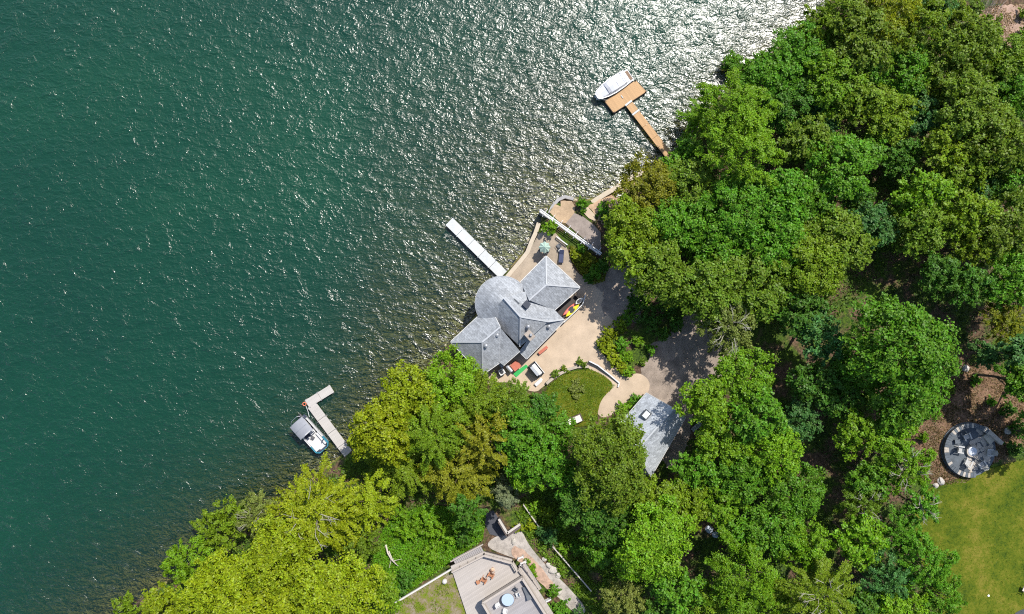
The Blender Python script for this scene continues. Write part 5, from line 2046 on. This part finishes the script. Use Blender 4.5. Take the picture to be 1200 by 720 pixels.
def trees():
    T = tree
    # south west shore
    T(150, 716, 22, 'Mf', 'green feathery tree at the far bottom left end of the shore')
    T(224, 660, 33, 'Lf', 'bright lime feathery tree leaning over water, second from the bottom left end of shore', lift=-3)
    T(259, 617, 33, 'Mf', 'dark lime feathery tree leaning over the water left of the branchy yellow tree', lift=-3)
    T(195, 712, 30, 'Yb', 'yellow tree at the bottom edge just right of the far bottom left feathery tree')
    T(262, 690, 48, 'Yb', 'big yellow tree behind the two lime trees that lean over the water', lift=3)
    T(331, 650, 50, 'Yb', 'big yellow tree with dense crown just below the branchy yellow tree', lift=3)
    T(318, 712, 50, 'Yb', 'big yellow tree cut by the bottom edge, left of two', lift=3)
    T(390, 693, 52, 'Yb', 'big yellow tree cut by the bottom edge, right of two', lift=3)
    T(438, 706, 36, 'Mb', 'yellow green tree at the bottom edge left of the moss roof')
    T(372, 594, 54, 'Ynx', 'wide branchy yellow tree with pale bare limbs below the grey dock')
    T(300, 605, 26, 'Pfx', 'small pale olive tree at the water between the lime tree and the branchy tree')
    T(437, 590, 32, 'Yn', 'yellow green spreading tree right of the branchy yellow tree')
    T(424, 636, 24, 'Of', 'small dull olive tree in the gap right of the yellow mass')
    T(452, 500, 40, 'Yb', 'bright yellow green tree right of the shore end of the grey dock', lift=1)
    T(431, 515, 22, 'Yb', 'small yellow tree at the shore end of the grey dock')
    T(482, 465, 40, 'Yb', 'bright yellow green tree at the water left of the house trees')
    T(528, 448, 36, 'Lb', 'bright lime tree touching the south wing of the lake house')
    T(560, 470, 38, 'Mf', 'olive green feathery tree below the south wing of the lake house')
    T(598, 476, 30, 'Of', 'olive feathery tree below the air conditioner')
    T(510, 505, 46, 'Mn', 'wide yellow olive tree in the middle of the grove left of the small lawn')
    T(475, 545, 44, 'Mn', 'wide yellow tree low in the grove above the undergrowth', lift=-4)
    T(535, 548, 48, 'Tn', 'wide golden brown tree above the dark asphalt path', lift=-4)
    T(568, 515, 36, 'Tn', 'golden olive tree in the middle of the grove')
    T(605, 503, 32, 'Gb', 'bright green tree left of the dark round tree by the lawn')
    T(634, 478, 20, 'Db', 'dark round tree at the left corner of the small lawn')
    T(635, 540, 36, 'Gb', 'mid green tree with clumped crown below the dark round tree')
    T(622, 556, 24, 'Lb', 'lime tree just above the grey spruce')
    T(655, 507, 24, 'Gb', 'green tree at the left of the garden table')
    T(662, 560, 26, 'Gb', 'green tree at the top end of the slope with the handrails')
    T(594, 581, 20, 'Sc', 'grey green spruce above the L shaped wall')
    T(547, 598, 22, 'Df', 'dark tree in shade beside the dark asphalt path')
    # round the garage and the lower middle
    T(717, 537, 53, 'Ob', 'big dusty olive tree overhanging the left corner of the garage', lift=2)
    T(690, 590, 36, 'Db', 'dark tree in shade below the dusty olive tree')
    T(720, 610, 30, 'Db', 'dark tree to the right of the slope shrubs')
    T(752, 580, 30, 'Mb', 'yellow green tree just below the garage')
    T(762, 636, 48, 'Lb', 'big light green tree in the lower middle with large bright clumps', lift=2)
    T(795, 592, 36, 'Mb', 'olive lime tree between the garage and the bluish stones')
    T(845, 588, 28, 'Lb', 'light green tree just above the bluish stones')
    T(793, 690, 32, 'Gb', 'green tree below right of the big light green tree')
    T(733, 700, 28, 'Pf', 'pale olive feathery tree at the bottom edge, lower middle')
    T(775, 722, 26, 'Db', 'dark tree cut by the bottom edge, lower middle')
    T(705, 640, 24, 'Gb', 'green tree at the right end of the garden slope')
    T(868, 675, 50, 'Lf', 'wide light green feathery tree right of the bluish stones')
    T(828, 706, 30, 'Mf', 'green feathery tree at the bottom edge left of the bare branched one')
    T(905, 620, 36, 'Gb', 'green tree right of the bluish stones with a rusty patch beside it')
    T(870, 625, 26, 'Gb', 'small green tree directly right of the bluish stones')
    T(945, 640, 36, 'Lf', 'lime feathery tree left of the dark woodland track end')
    T(958, 694, 48, 'Mnx', 'yellow green tree with many pale bare branches at the bottom edge', lift=1)
    T(905, 712, 30, 'Lf', 'lime feathery tree at the bottom edge left of the pale branched tree')
    T(826, 470, 30, 'Lb', 'bright green tree right of the garage roof, at its top corner', lift=3)
    T(868, 440, 36, 'Lb', 'bright green tree at the edge of the gravel drive, first of the bright row', lift=2)
    T(885, 486, 34, 'Gb', 'bright green tree in the middle of the row right of the garage', lift=2)
    T(848, 512, 38, 'Lb', 'bright green tree right of the weathered bench')
    T(905, 532, 36, 'Lb', 'bright green tree at the right end of the row beside the dark track', lift=1)
    T(930, 575, 34, 'Gb', 'green tree at the lower end of the dark woodland track')
    T(865, 558, 36, 'Gb', 'green tree below the weathered bench')
    T(815, 552, 28, 'Gb', 'green tree at the lower right corner of the garage')
    # right of the track
    T(1052, 402, 62, 'Gb', 'largest bright green tree left of the dark glade', lift=4)
    T(1004, 430, 34, 'Gb', 'green tree joined to the left flank of the largest tree')
    T(1046, 468, 42, 'Gb', 'green tree between the largest tree and the fire pit', lift=1)
    T(1086, 462, 28, 'Gb', 'green tree just left of the leaf litter clearing')
    T(1004, 507, 28, 'Lb', 'lime tree standing alone beside the dark track')
    T(1043, 507, 27, 'Lb', 'lime tree left of the fire pit circle')
    T(1058, 545, 34, 'Lfx', 'lime tree with white bare branches left of the fire pit stones')
    T(1020, 560, 26, 'Gb', 'green tree with dark shade left of the white branched one')
    T(1010, 588, 28, 'Ofx', 'dull olive tree with bare branches at the end of the dark track')
    T(1078, 592, 24, 'Gfx', 'green tree with white twigs at the top left corner of the grass')
    T(1007, 632, 32, 'Lb', 'bright lime tree in the middle of the wood left of the grass')
    T(1052, 622, 28, 'Gf', 'green feathery tree left of the grass under the white twigs')
    T(1080, 658, 36, 'Gf', 'dull green feathery tree spreading over the edge of the grass')
    T(1038, 678, 34, 'Bf', 'dark blue green feathery tree below the bright lime one')
    T(1100, 700, 32, 'Gf', 'green feathery tree at the lower left corner of the grass')
    T(1050, 715, 36, 'Lb', 'lime tree at the bottom edge left of the grass')
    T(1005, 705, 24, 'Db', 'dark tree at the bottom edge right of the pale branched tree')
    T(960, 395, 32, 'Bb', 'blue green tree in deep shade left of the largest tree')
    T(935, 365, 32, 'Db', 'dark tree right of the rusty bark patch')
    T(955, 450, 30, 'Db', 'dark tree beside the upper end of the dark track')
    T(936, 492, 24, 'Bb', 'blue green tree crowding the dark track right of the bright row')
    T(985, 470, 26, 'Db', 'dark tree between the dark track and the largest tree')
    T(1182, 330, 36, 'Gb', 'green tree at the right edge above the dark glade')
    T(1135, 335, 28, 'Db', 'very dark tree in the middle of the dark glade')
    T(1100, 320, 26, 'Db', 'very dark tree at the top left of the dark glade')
    T(1178, 380, 28, 'Tf', 'brownish olive tree at the right edge beside the dark glade')
    T(1155, 415, 18, 'Bb', 'small blue green tree above the leaf litter clearing')
    T(1192, 415, 24, 'Bb', 'blue green tree at the right edge above the clearing', lift=1)
    T(1192, 446, 24, 'Gb', 'small green tree at the right edge of the leaf litter clearing', lift=1)
    T(1232, 470, 36, 'Gb', 'green tree just past the right edge beside the fire pit', lift=2)
    T(1222, 512, 26, 'Db', 'dark tree just past the right edge above the grass')
    # north east wood
    T(985, 198, 40, 'Gb', 'green clumped tree left of the dark gap in the upper right wood', lift=1)
    T(1020, 180, 22, 'Gb', 'small green tree on the left rim of the dark gap')
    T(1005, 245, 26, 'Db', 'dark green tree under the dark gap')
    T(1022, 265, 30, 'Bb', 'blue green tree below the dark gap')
    T(1107, 178, 30, 'Mb', 'yellow flecked tree right of the dark gap', lift=1)
    T(1128, 205, 30, 'Mb', 'yellow green tree below right of the yellow flecked one')
    T(1080, 228, 32, 'Lb', 'rounded light green tree on the lower rim of the dark gap', lift=1)
    T(1075, 268, 38, 'Ob', 'rounded olive tree above the dark glade')
    T(1132, 253, 32, 'Mb', 'tall yellow green tree between two narrow dark gaps', lift=1)
    T(1165, 165, 44, 'Ob', 'big dull olive tree at the right side of the upper wood')
    T(1190, 212, 34, 'Gb', 'green tree at the right edge in the upper wood')
    T(1152, 222, 24, 'Bb', 'blue green tree between the yellow green trees and the right edge')
    T(1182, 268, 40, 'Ob', 'dull olive tree at the right edge above the dark glade')
    T(1140, 290, 26, 'Mb', 'light olive tree at the top edge of the dark glade')
    T(980, 285, 42, 'Ob', 'olive tree in the centre of the right hand wood')
    T(945, 240, 36, 'Gb', 'green tree left of the dark gap and below the clumped one')
    T(948, 310, 46, 'Mb', 'yellow green tree above the rusty bark patch', lift=1)
    T(905, 285, 40, 'Gb', 'green tree in the heart of the wood right of the boat ramp', lift=1)
    T(880, 335, 44, 'Ob', 'olive green tree above the shaded end of the gravel drive')
    T(830, 340, 42, 'Ob', 'dull olive tree between the gravel drive and the boat ramp', lift=1)
    T(852, 385, 38, 'Pfx', 'pale olive tree with broken bare limbs over the gravel drive')
    T(775, 318, 40, 'Ob', 'olive tree hanging over the shaded drive', lift=1)
    T(742, 300, 32, 'Mb', 'yellow green tree beside the lower end of the long fence', lift=1)
    T(738, 262, 36, 'Mb', 'yellow green tree over the top of the boat ramp', lift=1)
    T(757, 224, 36, 'Tb', 'golden olive tree at the water between the bank rocks and the timber dock')
    T(792, 268, 38, 'Gb', 'dull green tree inland of the golden olive shore tree')
    T(812, 222, 36, 'Ob', 'olive tree inland of the timber dock end')
    T(835, 285, 38, 'Gb', 'green tree in the middle of the wood right of the lake house')
    T(862, 242, 46, 'Gb', 'large green tree below the fan shaped lime tree', lift=1)
    T(915, 235, 42, 'Gb', 'green tree right of the large green tree below the lime fans')
    T(868, 176, 50, 'Lf', 'fan shaped lime tree with layered sprays inland of the timber dock', lift=2)
    T(804, 178, 20, 'Gb', 'small green tree right beside the shore end of the timber dock', lift=-3)
    T(792, 197, 18, 'Gb', 'smallest green tree just under the shore end of the timber dock', lift=-3)
    T(862, 128, 46, 'Lf', 'bright yellow lime tree at the water above the timber dock', lift=1)
    T(820, 140, 28, 'Ln', 'lime tree reaching farthest over the water above the timber dock', lift=-4)
    T(905, 95, 36, 'Gb', 'dark green tree on the shore above the bright yellow lime tree')
    T(858, 76, 13, 'Gb', 'small overhanging green tree over the glittering water', lift=-3)
    T(876, 80, 12, 'Gb', 'small tree linking the overhanging one to the dark shore trees', lift=-3)
    T(932, 62, 34, 'Gb', 'green tree on the shore at the top, right of the overhanging small trees')
    T(962, 32, 30, 'Mf', 'yellow green tree at the top end of the visible shore')
    T(925, 122, 34, 'Db', 'dark green tree behind the dark shore trees')
    T(942, 165, 32, 'Ob', 'olive tree right of the fan shaped lime tree')
    T(972, 96, 36, 'Lb', 'bright green tree in the upper wood, near the top centre of it', lift=1)
    T(1015, 82, 22, 'Gb', 'small bright green tree right of the bright one in the upper wood')
    T(1000, 120, 32, 'Ob', 'olive tree below the small bright green tree in the upper wood')
    T(962, 140, 24, 'Bb', 'blue green tree below the bright tree of the upper wood')
    T(1035, 135, 34, 'Mb', 'light olive rounded tree left of the blue green one', lift=1)
    T(1078, 135, 28, 'Bb', 'blue green tree in the middle of the upper wood')
    T(1062, 85, 34, 'Gb', 'blue tinged green tree under the yellow tree tops')
    T(1100, 98, 30, 'Ob', 'dull olive tree in the middle right of the upper wood')
    T(1008, 48, 44, 'Ob', 'broad dark olive tree near the top edge right of the shore')
    T(985, 12, 34, 'Mf', 'yellow green feathery tree on the top edge by the shore')
    T(1040, 16, 44, 'Yf', 'broad yellow tree at the top edge of the upper wood')
    T(1078, 30, 36, 'Mf', 'yellow olive tree at the top edge right of the broad yellow one')
    T(1098, 8, 24, 'Bf', 'dark blue green tree at the top edge near the road')
    T(1128, 58, 42, 'Ob', 'broad glossy olive tree left of the bare slope')
    T(1120, 22, 22, 'Mf', 'small yellow olive tree between the top edge and the bare slope')
    T(1178, 75, 36, 'Ob', 'olive tree right below the bare slope')
    T(1133, 128, 42, 'Ob', 'big pale flecked olive tree in the right of the upper wood', lift=1)
    T(1185, 112, 34, 'Gb', 'green tree at the right edge below the bare slope')
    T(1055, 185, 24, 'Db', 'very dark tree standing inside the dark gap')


# ------------------------------------------------------------------ light and camera
def light_and_camera():
    el, az = math.radians(SUN[0]), math.radians(SUN[1])   # az clockwise from +Y
    d = Vector((math.sin(az) * math.cos(el), math.cos(az) * math.cos(el), math.sin(el)))
    L = bpy.data.lights.new('sun', 'SUN')
    L.energy = SUN[2]
    L.angle = math.radians(.53)
    L.color = (1, .95, .87)
    o = bpy.data.objects.new('sun', L)
    COL.objects.link(o)
    o.rotation_euler = d.to_track_quat('Z', 'Y').to_euler()
    o.location = d * 200
    w = bpy.data.worlds.new('World')
    SC.world = w
    w.use_nodes = True
    nt = w.node_tree
    bg = nt.nodes['Background']
    sky = nt.nodes.new('ShaderNodeTexSky')
    sky.sky_type = 'NISHITA'
    sky.sun_disc = False
    sky.sun_elevation = el
    sky.sun_rotation = az
    sky.air_density = 1.0
    sky.dust_density = 1.0
    nt.links.new(sky.outputs[0], bg.inputs['Color'])
    bg.inputs['Strength'].default_value = SUN[3]
    c = bpy.data.cameras.new('camera')
    c.sensor_width = 36
    c.lens = 24
    c.clip_start = 1
    c.clip_end = 2000
    co = bpy.data.objects.new('camera', c)
    COL.objects.link(co)
    co.location = (0, 0, H)
    co.rotation_euler = (0, 0, 0)
    SC.camera = co
    v = SC.view_settings
    v.view_transform = 'Standard'
    v.look = 'None'
    v.exposure = SUN[4]
    v.gamma = 1
    SC.render.film_transparent = False
    cy = SC.cycles
    cy.use_denoising = DENOISE
    cy.max_bounces = 6
    cy.diffuse_bounces = 3
    cy.glossy_bounces = 2
    cy.transmission_bounces = 3
    cy.transparent_max_bounces = 6
    cy.caustics_reflective = False
    cy.caustics_refractive = False
    cy.sample_clamp_indirect = 4
    SC.render.filter_size = 1.0 if hasattr(SC.render, 'filter_size') else 1.5
    cy.filter_width = 1.1


SUN = (54, 33, 4.4, .13, .55)
DENOISE = False

setting()
docks()
motorboat()
pontoon()
lake_house()
garage()
furniture(*lower_house())
yard_things()
walls_and_fences()
fire_pit()
odds()
shrubs()
trees()
light_and_camera()
